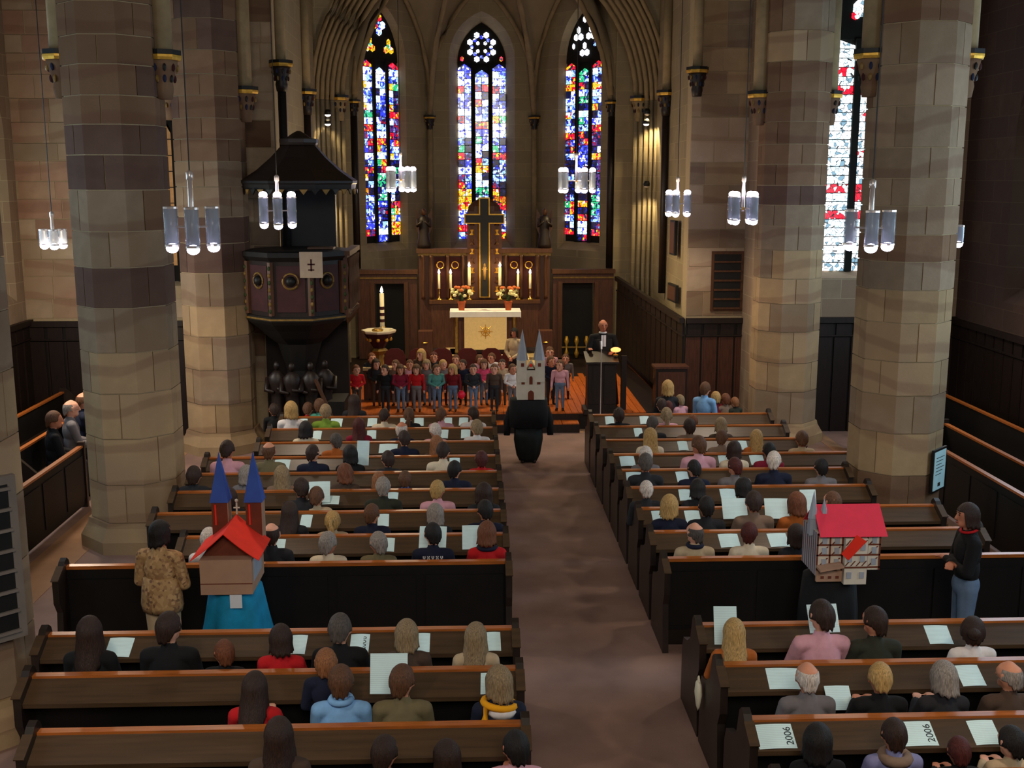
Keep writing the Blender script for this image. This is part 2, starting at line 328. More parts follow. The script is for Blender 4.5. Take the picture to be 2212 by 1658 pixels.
for (x_, y_) in ((-1.02, 29.85), (1.72, 29.85)):
    MB().tube([(x_, y_, PZ+2.2), (x_, y_, 6.0)], .075, 10).build('wall_shaft', 'rib_stone', rb, True); capital(x_, y_, 6.25, .75, 'oak_dark', parent=rb)
    rib((x_, y_, 6.3), boss, (0, 0, 0), .075)
for (x_, y_) in ((-2.78, 27.75), (3.48, 27.75)):
    MB().tube([(x_, y_, PZ+2.2), (x_, y_, 6.2)], .085, 10).build('wall_shaft', 'oak_dark', rb, True); capital(x_, y_, 6.5, .8, 'oak_dark', parent=rb); rib((x_, y_, 6.5), boss, (0, 0, 0), .07)
def formeret(pa, pb, inset=.12):
    pa = Vector(pa); pb = Vector(pb); m_ = (pa+pb)/2; d = (pb-pa); hw = d.length/2-.05; u = d.normalized(); out = Vector((u.y, -u.x))*inset
    pts = [m_+u*a+out for a, b in arch_pts(hw, 0, 6.7, 9.6)[2:]]; zz = [b for a, b in arch_pts(hw, 0, 6.7, 9.6)[2:]]
    MB().tube([(p.x, p.y, z) for p, z in zip(pts, zz)], .06, 6).build('wall_rib', 'rib_stone', rb, True)
formeret(A0, A1); formeret(A1, A2); formeret(A2, A3)
# vault webs of the apse: curved cells from the wall arches to the boss
def web(pa, pb):
    pa = Vector(pa); pb = Vector(pb); m_ = (pa+pb)/2; d = pb-pa; hw = d.length/2; u = d.normalized(); rows = []
    base = arch_pts(hw, 0, 6.7, 9.65)[2:]
    for i in range(7):
        t = i/6; row = []
        for a, b in base:
            p = m_+u*a; q = Vector((p.x, p.y, b)).lerp(Vector(boss), t); q.z = b+(boss[2]-b)*math.sin(t*PI/2)**.6; row.append(tuple(q))
        rows.append(row)
    return MB().loft(rows, cap=False, closed=False)
for a_, b_ in ((A0, A1), (A1, A2), (A2, A3)): web(a_, b_).build('vault_web', 'plaster_vault', rb, True)

# ---------------------------------------------------------------- stained glass
WHT, BLU, REDC, GRN, YEL, PUR, LBL, DRK = 'f4f6ff', '2430d8', 'd4102a', '25b070', 'e8b018', '6a3a9a', '88b4f4', '141a4a'
G = {'W': glass('glass_white', WHT, [LBL, WHT, 'd8dcff', BLU], 2.8), 'V': glass('glass_clear', 'ffffff', ['f0f4ff', 'dfe6ff'], 3.0), 'B': glass('glass_blue', BLU, ['5a6cff', WHT, DRK], 2.4), 'R': glass('glass_red', REDC, ['ff3050', DRK, YEL], 1.7),
     'G': glass('glass_green', GRN, ['60d8b0', WHT, DRK], 1.6), 'Y': glass('glass_yellow', YEL, ['ffd850', REDC, WHT], 1.6), 'P': glass('glass_purple', PUR, [DRK, REDC, LBL], .9),
     'L': glass('glass_pale_blue', LBL, [WHT, BLU, '4060c0', DRK], 2.2), 'K': glass('glass_dark', DRK, ['282a60', BLU, '3a2030'], .6), 'O': glass('glass_orange', 'e07818', [YEL, REDC, DRK], 1.1),
     'S': glass('glass_sky', 'f2faff', ['ffffff', 'bfe0f0', 'a8d0e0', '506a78'], 3.2, 13), 'T': glass('glass_sky_red', 'e01028', ['ffffff', 'f2faff', 'e01028'], 2.0, 13),
     'A': mat('amber_panel', 'd09a60', .7, .3, 5), 'F': glass('glass_greenish', 'b8d8c0', ['e0f0e8', '90b8a0', 'd8e8f0', '406050'], 1.8, 11)}
pane_me = {}
def pane_mesh(w, h, point=False):
    k = (round(w, 3), round(h, 3), point)
    if k not in pane_me:
        g = .008
        pts = [(-w/2+g, g), (w/2-g, g), (w/2-g, h*.35), (0, h-g), (-w/2+g, h*.35)] if point else [(-w/2+g, g), (w/2-g, g), (w/2-g, h-g), (-w/2+g, h-g)]
        pane_me[k] = MB().prism(pts, -.012, .012, 'y').mesh('pane', G['W'])
    return pane_me[k]
def disc_mesh(r, n=8, petal=1.0):
    k = ('d', r, n, petal)
    if k not in pane_me: pane_me[k] = MB().prism([(r*math.cos(2*PI*i/n+PI/n)*petal, r*math.sin(2*PI*i/n+PI/n)) for i in range(n)], -.012, .012, 'y').mesh('pane', G['W'])
    return pane_me[k]
WN = [0]
def window(loc, rz, w, zb, zs, za, lights, rows, head, gap=.1, two=True, depth=.47):
    """pointed window: dark tracery plate, mullions, panes one by one. Local x along the wall, local -y to the room"""
    WN[0] += 1; e = struct(link('window_%d' % WN[0], None, None, loc, rz)); L_ = len(lights); lw = (2*w-gap*(L_-1))/L_
    # head plate with the tracery, and mullions
    pts = [(a, b) for a, b in arch_pts(w, zs-.0, zs, za)]
    MB().prism(pts, .0, .05, 'y').build('tracery', 'tracery', e)
    for i in range(L_-1):
        xm = -w+lw*(i+1)+gap*(i+.5); bx(xm-gap/2, xm+gap/2, -.05, .05, zb, zs+.02).build('mullion', 'tracery', e)
    bx(-w, w, .03, .05, zb, zs).build('lead_backing', 'tracery', e)
    hgt = (zs-zb)/rows
    for i, col in enumerate(lights):
        xc = -w+lw/2+i*(lw+gap); top = .25 if (i == L_//2 and L_ == 3) else 0
        for r in range(rows):
            ch = col[r] if r < len(col) else 'W'; z_ = zs-(r+1)*hgt-top*.6
            if z_ < zb: continue
            if r == 0:
                setmat(link('pane', pane_mesh(lw, hgt*1.0, True), e, (xc, 0, z_)), G[ch]); continue
            n = 2 if two and ch not in 'SF' else 1
            for q in range(n):
                c2 = ch if q == 0 or random.random() < .35 else random.choice('WBLLKKRP' if ch in 'WBRKPL' else 'WLGYKB')
                if ch in 'STAF': c2 = ch
                setmat(link('pane', pane_mesh(lw/n, hgt), e, (xc-lw/2+lw/n*(q+.5), 0, z_)), G[c2])
    for (hx, hz, r, ch, n, pt) in head: setmat(link('pane', disc_mesh(r, n, pt), e, (hx, -.015, hz)), G[ch])
    return e
def ring(cx, cz, R, n, r, ch, ph=0, alt=None): return [(cx+R*math.cos(2*PI*i/n+ph), cz+R*math.sin(2*PI*i/n+ph), r, alt if alt and i % 2 else ch, 6, 1) for i in range(n)]
def trefoil(cx, cz, s, ch): return [(cx, cz+s*.9, s*.62, ch, 6, .7), (cx-s*.6, cz-s*.3, s*.6, ch, 6, 1), (cx+s*.6, cz-s*.3, s*.6, ch, 6, 1)]
cen = ['BWWRWBWRWWLGRKWPRYYYWBRLWLO', 'LWPWRLWRBGWWRYWWGGGLLWBWWKKK', 'BWWRWBWYWWLGRKLLPYORWWBRLWLW']
lef = ['RWWYLWYGWRPLBWKRYKOLBLBBRWRW', 'WWWKWLKWLWRYWGKGGKGBPBBWBWPW', 'RWLYWLYRWPRBLYKGKGLWRGYYYYRW']
rig = ['RWLYKWLYLWRPKLKKLKKPGPWKRKWW', 'GGRWGKWGLRPBBBLPBPKYKRWWKWWL', 'RWLYWLYKWRPPKYKKPKPGGGLKRWWL']
nrm = lambda a, b: math.atan2(b[1]-a[1], b[0]-a[0])
def at_wall(a, b, f, d=.47):
    a = Vector(a); b = Vector(b); u = (b-a).normalized(); p = a.lerp(b, f)+Vector((-u.y, u.x))*d; return (p.x, p.y, 0), nrm(a, b)
l_, r_ = at_wall(A1, A2, .5); window(l_, r_, .64, 3.1, 7.7, 8.75, [c[:24] for c in cen], 24, ring(0, 8.12, .33, 8, .08, 'V', PI/8, None)+ring(0, 8.12, .14, 4, .05, 'V', PI/4)+ring(0, 8.12, .25, 8, .05, 'B', 0)+[(-.52, 7.82, .07, 'R', 6, .7), (.52, 7.82, .07, 'R', 6, .7)])
l_, r_ = at_wall(A0, A1, .44, .18); window(l_, r_, .68, 3.1, 7.6, 8.85, [c[:26] for c in lef], 26, [(0, 8.63, .1, 'R', 6, 1), (0, 8.3, .1, 'W', 6, 1), (-.13, 8.46, .1, 'R', 6, 1), (.13, 8.46, .1, 'W', 6, 1), (0, 8.46, .08, 'L', 6, 1)]+trefoil(-.34, 7.93, .15, 'Y')+trefoil(.34, 7.93, .15, 'Y')+[(-.34, 7.97, .07, 'G', 6, 1), (.34, 7.97, .07, 'G', 6, 1), (-.22, 7.86, .05, 'R', 6, 1), (.22, 7.86, .05, 'R', 6, 1)])
l_, r_ = at_wall(A2, A3, .56, .18); window(l_, r_, .68, 3.1, 7.6, 8.85, [c[:26] for c in rig], 26, trefoil(-.22, 8.25, .14, 'V')+trefoil(.22, 8.25, .14, 'V')+trefoil(0, 7.86, .14, 'V')+[(0, 8.62, .08, 'V', 6, .8), (-.4, 8.0, .07, 'V', 6, .6), (.36, 8.0, .07, 'L', 6, .6)])
# right end window (two lights in view between the pillars), aisle windows, amber panel on the left
window((7.12, 20.78, 0), 0, .66, 3.0, 7.2, 8.3, ['SSSTSTSSSSSSSSSSTSSTSSSSSS', 'SSTSSTSSTSSSTSSSTTSTSSSSSS'], 26, [(0, 7.75, .16, 'S', 8, 1), (.12, 7.9, .1, 'Y', 6, 1), (-.1, 7.62, .08, 'T', 6, 1), (.2, 7.6, .1, 'S', 6, 1)], gap=.13, two=False)
for y, w, a, b, c in WINB:
    window((-8.52, y, 0), PI/2, w, a, b, c, ['FFFFFFFF']*3, 8, [], two=False)
for y, w, a, b, c in WINR: window((9.52, y, 0), -PI/2, w, a, b, c, ['FFFFFFFF']*3, 8, [], two=False)
window((-8.52, 19.55, 0), PI/2, .4, 3.0, 5.4, 6.2, ['FFFFFFFF']*2, 8, [], two=False)
window((-5.35, 20.78, 0), 0, .22, 2.85, 5.7, 6.3, ['AAAAAAAAAA']*2, 10, [(0, 5.95, .1, 'A', 8, 1)], two=False, gap=.05)
# ---------------------------------------------------------------- wainscots
def wainscot(name, p0, p1, z0, z1, z1b=None, bw=.34, rail='oak_dark', panel='oak_dark'):
    """panelled dado: boards one by one, frieze, cap. p0 left, p1 right as seen from the room"""
    z1b = z1b or z1; p0 = Vector(p0); p1 = Vector(p1); L_ = (p1-p0).length; u = (p1-p0).normalized(); rz = math.atan2(u.y, u.x)
    e = struct(link(name, None, None, (p0.x, p0.y, 0), rz)); n = max(1, round(L_/bw)); w = L_/n
    bk = MB().prism([(0, z0), (L_, z0), (L_, z1b-.02), (0, z1-.02)], -.02, .0, 'y'); bk.build('backing', 'pew_black', e)
    for i in range(n):
        za = z1+(z1b-z1)*(i+.5)/n-.38
        k = ('w', round(w, 3), round(za-z0, 2), panel)
        if k not in blk: blk[k] = MB().box(.035, w-.035, -.035, -.02, 0, za-z0).box(0, .03, -.05, -.02, 0, za-z0).mesh('panel_board', panel)
        link('panel_board', blk[k], e, (w*i, 0, z0))
        link('frieze_panel', bx(.03, w-.03, -.045, -.02, za+.04, za+.26).mesh('frieze_panel', rail), e, (w*i, 0, 0))
    MB().prism([(0, z1-.1), (L_, z1b-.1), (L_, z1b), (0, z1)], -.11, -.02, 'y').build('cap_moulding', rail, e)
    MB().prism([(0, z1-.36), (L_, z1b-.36), (L_, z1b-.33), (0, z1-.33)], -.07, -.02, 'y').build('moulding', rail, e)
    return e
wainscot('trim_4', (-8.08, 6), (-8.08, 20.48), 0, 2.19); wainscot('trim_5', (9.08, 20.38), (9.08, 6), 0, 2.16)
wainscot('trim_6', (-8.08, 20.48), (-4.45, 20.48), 0, 2.16); wainscot('trim_7', (5.5, 20.38), (9.08, 20.38), 0, 2.18)
wainscot('trim_8', (4.2, 21.38), (5.5, 21.38), 0, 2.05, panel='oak_red'); wainscot('trim_9', (3.66, 27.2), (4.17, 21.3), PZ, 2.36, 2.06, .42, panel='oak_dark')
wainscot('trim_10', (-3.43, 21.6), (-3.0, 27.2), PZ, 2.06, 2.32, .42)

# ---------------------------------------------------------------- pillars: octagonal, every stone laid singly
RF = .56; R8 = RF/math.cos(PI/8); pbl = {}
def pblock(h):
    h = round(h, 3)
    if h not in pbl:
        v = [(RF, 0)]+[(R8*math.cos(a), R8*math.sin(a)) for a in (PI/8, 3*PI/8)]+[(0, RF)]
        g = .007; v[0] = (RF, g); v[3] = (g, RF)
        inn = [(x*.75, y*.75) for x, y in v[::-1]]; sc = lambda pts, s: [(x*s, y*s) for x, y in pts]
        mb = MB(); path = v+inn
        mb.loft([[(x, y, g) for x, y in path], [(x, y, h-g) for x, y in path]]); pbl[h] = mb.mesh('stone_block', PIL[0])
    return pbl[h]
def pillar(label, x, y, courses, mats, ztop=8.6, seed=1):
    e = struct(thing('pillar', label, 'pillar', (x, y, 0))); rr = random.Random(seed)
    MB().lathe([(R8*1.24, 0), (R8*1.24, .16), (R8*1.2, .2), (R8*1.08, .32), (R8*1.06, .38)], seg=8, ph=PI/8).build('plinth', PIL[0], e)
    MB().lathe([(R8-.02, .3), (R8-.02, ztop)], seg=8, ph=PI/8).build('core', 'mortar', e)
    z = .38; i = 0
    while z < ztop-.05:
        h = courses[i] if i < len(courses) else rr.choice((.34, .38, .42, .36)); mi = mats[i] if i < len(mats) else rr.choice('0112')
        h = min(h, ztop-z)
        for k in range(4): setmat(link('stone_block', pblock(h), e, (0, 0, z), k*PI/2+(PI/4 if i % 2 else 0)), PIL[min(3, int(mi)+(1 if rr.random() < .12 else 0))])
        z += h; i += 1
    return e
cl = [.5, .6, .58, .52, .56, .5, .44, .5, .42, .36, .34, .36, .34, .38, .5, .5]
pillar('octagonal stone pillar at the left edge with a louvred panel fixed to it', -4.45, 9.25, cl, '1110011', seed=3)
pillar('octagonal stone pillar at left behind the standing woman, tall and dark banded', -4.4, 14.4, cl, '00001311332222222', seed=4)  # brown upper courses carry the weaker light up there in their colour; bands real
pillar('octagonal stone pillar at left next to the pulpit canopy', -4.4, 19.5, cl, '0000133112222222', seed=5)  # browner stones high up, the fall of light put into the course tones
pillar('octagonal veined stone pillar at right carrying a framed notice', 5.71, 14.4, cl[3:]+cl[:3], '20100012111111', seed=6)
pillar('octagonal stone pillar at right behind the right pews', 5.72, 19.85, cl[2:]+cl, '1000001132222', seed=8)
for (x_, y_, rr_) in ((-5.02, 14.4, 6.15), (-3.78, 14.4, 6.15), (-3.78, 19.5, 6.12), (-5.02, 19.5, 6.15), (5.1, 14.4, 6.2), (6.32, 14.4, 6.2), (5.1, 19.85, 6.1), (6.33, 19.85, 6.1)):
    e = capital(x_, y_, rr_, 1.1, PIL[2]); e.name = 'capital'; tag(e, 'painted corbel capital with gilded rim carrying a shaft on a pillar side', 'capital', 'corbel capitals on the pillars')
    MB().tube([(0, 0, 0), (0, 0, 2.4)], .13, 10).build('shaft', 'rib_stone', e, True).location = (x_, y_, rr_+.12)
for (x_, y_, z_) in ((-3.3, 20.4, 6.65), (4.27, 21.3, 6.65), (-3.4, 24.2, 6.45), (4.2, 24.2, 6.45), (-8.0, 18.4, 5.6)):
    e = capital(x_, y_, z_, 1.0, 'oak_dark'); tag(e, 'dark carved wall capital over a slim shaft', 'capital', 'capitals on the wall shafts')
    if not 4.22 < x_ < 4.3: MB().tube([(0, 0, -4.2 if z_ > 6 else -.8), (0, 0, -.1)], .075, 10).build('shaft', 'oak_dark' if y_ > 20.45 or z_ < 6 else 'black_iron', e, True).location = (x_, y_, z_)
    MB().tube([(0, 0, 0), (0, 0, 2.2)], .09, 10).build('shaft', 'rib_stone', e, True).location = (x_, y_, z_+.1)
# arcade arches high between the pillars (mostly above the frame)
for X in (-4.32, 5.76):
    for ya, yb in ((9.25, 14.4), (14.4, 19.7)):
        m_ = (ya+yb)/2; hw = (yb-ya)/2-.5; pts = [(m_+a, b) for a, b in arch_pts(hw, 0, 8.0, 10.6)[2:]]
        MB().prism([(yb, 8.0), (yb, ZT), (ya, ZT), (ya, 8.0)]+pts[::-1], X-.35, X+.35, 'x').build('wall_arcade', 'wall_stone')['kind'] = 'structure'

# ---------------------------------------------------------------- pews
ROWY = [0, 17.75, 16.87, 15.97, 15.1, 14.25, 13.4, 12.5, 11.62, 10.75, 9.04, 8.24, 7.33, 6.55]
LEFTX = [0, -3.05, -3.1, -3.1, -3.65, -3.65, -3.65, -3.65, -3.1, -4.07, -3.62, -3.45, -3.07, -3.0]
RIGHTX = [0, 4.9, 4.9, 4.9, 5.6, 5.0, 5.0, 5.5, 5.6, 6.55, 6.55, 6.55, 6.55, 6.55]
PT = .92
def row_name(r, side): return ('%s %s pew from the front' % (ORD[r], side)) if r <= 9 else ('%s rear %s pew' % (ORD[r-9], side))
def pew(x0, x1, r, side, label):
    L_ = x1-x0; e = thing('pew', label, 'pew', ((x0+x1)/2, ROWY[r], 0), 0, 'church pews'); h = L_/2
    bx(-h, h, -.02, .02, .08, PT-.04).build('back_panel', 'pew_black', e)
    bx(-h, h, -.035, .035, PT-.035, PT).build('cap_rail', 'pew_cap', e)
    bx(-h, h, .02, .44, .4, .44).build('seat', 'pew_dark', e); bx(-h, h, .4, .43, .06, .4).build('seat_front', 'pew_black', e)
    if r != 9: MB().prism([(-.035, PT-.045), (-.035, PT-.02), (-.245, PT-.13), (-.245, PT-.165)], -h+.03, h-.03, 'x').build('book_ledge', 'pew_ledge', e)
    n = max(3, round(L_/.9))
    if r == 9:
        for i in range(n): a = -h+L_*i/n; bx(a+.05, a+L_/n-.05, -.032, -.02, .2, PT-.14).build('back_board', 'pew_black', e)
        bx(-h, h, -.05, -.02, .0, .16).build('plinth_rail', 'pew_dark', e)
    prof = [(-.26, 0), (.47, 0), (.47, .5), (.42, .62), (.25, .66), (.12, .74), (.05, .96), (0, 1.0), (-.06, .98), (-.12, .92), (-.27, .84), (-.27, .62), (-.2, .5)]
    for s in (-1, 1):
        MB().prism(prof, s*h-.03, s*h+.03, 'x').build('end_panel', 'pew_end', e)
        MB().prism([(-.29, .85), (-.12, .935), (-.11, .95), (-.295, .86)], s*h-.036, s*h+.036, 'x').build('end_rail', 'pew_ledge', e)
    return e
for r in range(1, 14):
    pew(LEFTX[r], .37, r, 'left', 'long dark wooden pew, %s' % row_name(r, 'left')); pew(1.95, RIGHTX[r], r, 'right', 'long dark wooden pew, %s' % row_name(r, 'right'))
def side_pew(X, y0, y1, d, label, seat=True):
    """pew along the aisle wall; d = side its book ledge faces"""
    e = thing('side_pew', label, 'pew', (X, (y0+y1)/2, 0), 0, 'pews along the aisle walls'); h = (y1-y0)/2
    bx(-.02, .02, -h, h, .05, PT-.03).build('back_panel', 'pew_black', e); bx(-.035, .035, -h, h, PT-.03, PT).build('cap_rail', 'pew_cap', e)
    s = -d
    if seat: bx(min(s*.02, s*.42), max(s*.02, s*.42), -h, h, .4, .44).build('seat', 'pew_dark', e)
    for t in (-1, 1): MB().prism([(s*-.05, 0), (s*.45, 0), (s*.45, .6), (s*.05, .98), (s*-.05, .98)] if seat else [(-.05, 0), (.05, 0), (.05, .97), (-.05, .97)], t*h-.03, t*h+.03, 'y').build('end_panel', 'pew_end', e)
    n = round(2*h/.8)
    for i in range(n): a = -h+2*h*i/n; bx(d*.02 if d > 0 else -.032, .032 if d > 0 else -.02, a+.05, a+2*h/n-.05, .15, PT-.14).build('back_board', 'pew_black', e)


side_pew(-5.65, 10.2, 15.9, 1, 'dark pew front beside the left aisle floor, nearest the left pillars', False); side_pew(-6.45, 15.3, 19.8, -1, 'dark pew in the left aisle behind the seated listeners'); side_pew(-7.4, 14, 20.1, -1, 'dark pew along the left aisle wall')
side_pew(6.75, 10.3, 18.9, -1, 'dark pew front beside the right pillar with the notice', False); side_pew(7.5, 12.2, 16.9, 1, 'dark middle pew in the right aisle'); side_pew(8.5, 12, 19.3, 1, 'dark pew along the right aisle wall')
# ---------------------------------------------------------------- hanging lamps
LPOW = 34
def lamp(label, loc, n=3, R=.17, h=.33, both=True, ph=0, rod=.3, power=LPOW, col=(1, .8, .58), pt=0):
    e = thing('hanging_lamp', label, 'lamp', loc, ph, 'cylinder lamps hanging on wires')
    MB().tube([(0, 0, h/2+rod), (0, 0, ZT-loc[2] if loc[1] < 20.4 else ZT-loc[2])], .007, 5).build('wire', 'wire', e)
    MB().lathe([(.02, -.05), (.028, 0), (.028, h/2+.02), (.024, h/2+rod-.08), (.034, h/2+rod-.07), (.034, h/2+rod), (.01, h/2+rod+.02)], seg=8).build('rod', 'lamp_metal', e, True)
    tm = MB().lathe([(.07, -h/2), (.07, h/2), (.063, h/2), (.063, -h/2)], seg=14).mesh('lamp_tube', 'lamp_glass', True)
    cm = MB().lathe([(.072, 0), (.072, .02), (.055, .025)], seg=14).mesh('lamp_collar', 'lamp_metal')
    bmsh = MB().sphere((0, 0, 0), (.066, .066, .05), 10, 6).mesh('bulb', 'lamp_bulb', True)
    am = MB().tube([(.02, 0, 0), (R-.05, 0, 0)], .012, 6).mesh('lamp_arm', 'lamp_metal'); hm = MB().sphere((0, 0, 0), .035, 8, 6).mesh('lamp_hub', 'brass', True)
    link('lamp_hub', hm, e)
    for k in range(n):
        a = 2*PI*k/n; x_, y_ = R*math.cos(a), R*math.sin(a)
        link('lamp_arm', am, e, (0, 0, 0), a); t = link('lamp_tube', tm, e, (x_, y_, 0)); link('lamp_collar', cm, t, (0, 0, h/2-.02)); link('lamp_collar', cm, t, (0, 0, -h/2))
        link('bulb', bmsh, t, (0, 0, -h/2-.015))
        if both: link('bulb', bmsh, t, (0, 0, h/2+.03))
    b_ = (loc[0], loc[1], loc[2]-h/2-.14); spot('lamp_light', b_, (b_[0], b_[1], 0), power*3.2, col, 165, 1.0, .14)
    if pt:
        l = bpy.data.lights.new('lamp_light', 'POINT'); l.energy = pt; l.color = col; l.shadow_soft_size = .15; o = bpy.data.objects.new('lamp_light', l); COL.objects.link(o); o.location = (b_[0], b_[1], b_[2]-.45)
    if both: spot('lamp_light', (b_[0], b_[1], loc[2]+h/2+.2), (b_[0], b_[1], 20), power*.5, col, 150, 1.0, .14)
    return e
lamp('hanging cylinder lamp by the lit stone wall at far left', onY(115, 512, 17.2), 3, .15, .24, False, .9, .25, 50, pt=130)
lamp('large hanging cylinder lamp in front of the left banded pillar', onY(415, 490, 11.4), 3, .235, .4, False, -1.33, .34)
lamp('hanging lamp with both ends lit below the pulpit canopy edge', onY(600, 455, 16.6), 3, .235, .4, True, -1.40)
lamp('hanging lamp cluster over the left of the choir before the left stained window', onY(866, 388, 22.6), 5, .25, .36, True, .3, .35, 60, (1, .78, .42), 70)
lamp('hanging lamp cluster over the right of the choir before the right stained window', onY(1245, 390, 22.6), 5, .33, .36, True, .1, .35, 60, (1, .78, .42), 70)
lamp('small hanging lamp by the choir wall right of the arch', onY(1463, 440, 20.2), 3, .19, .34, True, .2)
lamp('hanging lamp with bright tube ends beside the right rear pillar', onY(1605, 450, 17.6), 4, .2, .38, True, .75)
lamp('large hanging lamp before the right end window and veined pillar', onY(1880, 492, 11.6), 3, .22, .37, False, .25)
lamp('hanging lamp mostly hidden behind the veined right pillar', onY(2052, 505, 17.2), 3, .16, .28, False, 1.1, .25, 30)

for sx_, nm_ in ((-2.85, 'left'), (4.2, 'right')): lamp('unseen cylinder lamp added to light the rear %s pews near the gallery' % nm_, (sx_, 5.9, 4.2), 3, .235, .4, False)  # both lamps added out of view to light the near pews
# floodlights on the apse arch
def flood(label, loc, tgt, power, col=(1, .78, .4), lit=True):
    e = thing('floodlight', label, 'floodlight', loc, 0, 'floodlights of the chancel arch')
    MB().lathe([(.07, 0), (.075, .06), (.05, .12)], seg=12).build('housing', 'black_iron', e, True); MB().sphere((0, 0, 0), (.065, .065, .04), 12, 6).build('lens', 'flood' if lit else 'lamp_metal', e, True)
    bx(-.015, .015, .05, .5, .03, .06).build('bracket', 'black_iron', e)
    if power:
        s_ = spot('flood_beam', Vector(loc)+Vector((0, -.02, -.1)), tgt, power, col, 48 if power > 500 else 100)
for i, (x, y, lit, pw, tg) in enumerate(((708, 248, True, 480, (-3.05, 26.9, 2.6)), (708, 268, True, 900, (.6, 26.4, 1.0)), (1398, 246, False, 480, (4.05, 26.9, 2.6)), (1396, 268, True, 900, (.1, 26.4, 1.0)), (706, 420, False, 60, (-2.9, 27, 2.0)), (1397, 402, False, 60, (3.8, 27, 2.0)))):
    flood(('%s round floodlight on the %s side of the chancel arch' % (('upper', 'middle', 'upper', 'middle', 'lower', 'lower')[i], 'left' if x < 1000 else 'right')), onY(x, y, 25.95), tg, pw, lit=lit)

# ---------------------------------------------------------------- altar, reredos, screens
Xc = .36; AY = 26.1; AZ0 = PZ+.32
e = thing('altar', 'altar table with cream embroidered frontal and gilded posts', 'altar', (Xc, AY, AZ0))
bx(-.7, .7, -.0, .55, 0, .92).build('body', 'oak_red', e); bx(-.8, .8, -.1, .6, .92, .98).build('table_top', 'oak_mid', e)
for s in (-1, 1):
    for d in (-.06, .56): MB().lathe([(.045, 0), (.05, .05), (.035, .1), (.035, .8), (.055, .88), (.055, .92)], (s*.68, d), 8).build('post', 'gold_dull', e, True)
fr = bx(-.5, .5, -.115, -.1, .1, .97).build('frontal', 'frontal', e)
em = MB()
for a in range(8): em.tube([(0, -.125, .53), (.17*math.cos(a*PI/4), -.125, .53+.17*math.sin(a*PI/4))], [.012, .006], 4)
em.tube([(.1*math.cos(t*PI/12), -.125, .53+.1*math.sin(t*PI/12)) for t in range(25)], .008, 4); em.build('emblem', 'gold', fr)
bx(-.85, .85, -.2, .75, -.13, 0).build('footpace', 'tread_stone', e)
mb = MB(); mb.box(-.83, .83, -.12, .62, .982, .995); mb.box(-.83, .83, -.128, -.118, .87, .995); mb.box(-.838, -.828, -.12, .62, .85, .995); mb.box(.828, .838, -.12, .62, .85, .995)
tag(mb.build('altar_cloth', 'linen', None, False, (Xc, AY, AZ0+.004)), 'white linen cloth draped over the altar top', 'cloth')
RY = 27.25; RZ0 = PZ+.32
e = thing('reredos', 'dark carved altar back wall with red panels and gold rings', 'reredos', (Xc, RY, RZ0))
bx(-1.6, 1.6, 0, .25, 0, 2.3).build('body', 'oak_red', e); bx(-1.65, 1.65, -.12, .28, 2.3, 2.4).build('cornice', 'oak_mid', e); bx(-1.62, 1.62, -.04, 0, 2.22, 2.3).build('frieze', 'gold_dull', e)
bx(-1.35, 1.35, -.3, 0, 1.08, 1.16).build('candle_shelf', 'oak_mid', e); bx(-1.3, 1.3, -.26, 0, 0, 1.08).build('shelf_front', 'oak_red', e)
for k, px in enumerate((-1.08, -.72, .72, 1.08)):
    p = bx(px-.15, px+.15, -.02, 0, 1.2, 2.2).build('red_panel', 'crimson', e); MB().tube([(px+.085*math.cos(t*PI/10), -.035, 2.0+.085*math.sin(t*PI/10)) for t in range(21)], .013, 5).build('gold_ring', 'gold', p)
for px in (-1.5, -1.3, -.9, -.52, .52, .9, 1.3, 1.5): MB().lathe([(.05, 0), (.035, .08), (.035, 1.0), (.06, 1.06)], (px, -.05), 8).build('colonnette', 'oak_mid', e, True).location.z = 1.18
bx(-.42, .42, -.1, .15, 1.18, 3.3).build('cross_backing', 'oak_red', e)
MB().lathe([(.4, 0), (.38, .12), (.28, .22), (.12, .3), (.0, .34)], (0, .03), 14, 0, 1, .3).build('cross_crest', 'oak_red', e).location.z = 3.3
for s in (-1, 1):
    for k in range(8): MB().lathe([(.07, 0), (.02, .06), (.05, .13)], (s*.3, -.11), 6).build('carved_leaf', 'oak_mid' if k % 2 else 'gold', e).location.z = 1.35+k*.23
tag(MB().prism([(-.1, 0), (.1, 0), (.1, 1.78), (.46, 1.78), (.46, 1.96), (.1, 1.96), (.1, 2.35), (-.1, 2.35), (-.1, 1.96), (-.46, 1.96), (-.46, 1.78), (-.1, 1.78)], -.08, -.02, 'y').build('cross', 'black_iron', None, False, (Xc, RY-.14, RZ0+1.25)), 'tall black cross with gold edge above the altar', 'cross')
ce = bpy.data.objects['cross']
o2 = [(-.13, -.03), (.13, -.03), (.13, 1.75), (.49, 1.75), (.49, 1.99), (.13, 1.99), (.13, 2.38), (-.13, 2.38), (-.13, 1.99), (-.49, 1.99), (-.49, 1.75), (-.13, 1.75)]
MB().prism(o2, -.045, -.015, 'y').build('gold_edge', 'gold', ce)
MB().sphere((0, -.1, .75), (.03, .03, .06), 8, 6).tube([(0, -.1, .72), (0, -.1, .4)], [.05, .03], 6).tube([(-.07, -.1, .66), (.07, -.1, .66)], .018, 6).build('gilt_figure', 'gold_dull', ce, True)
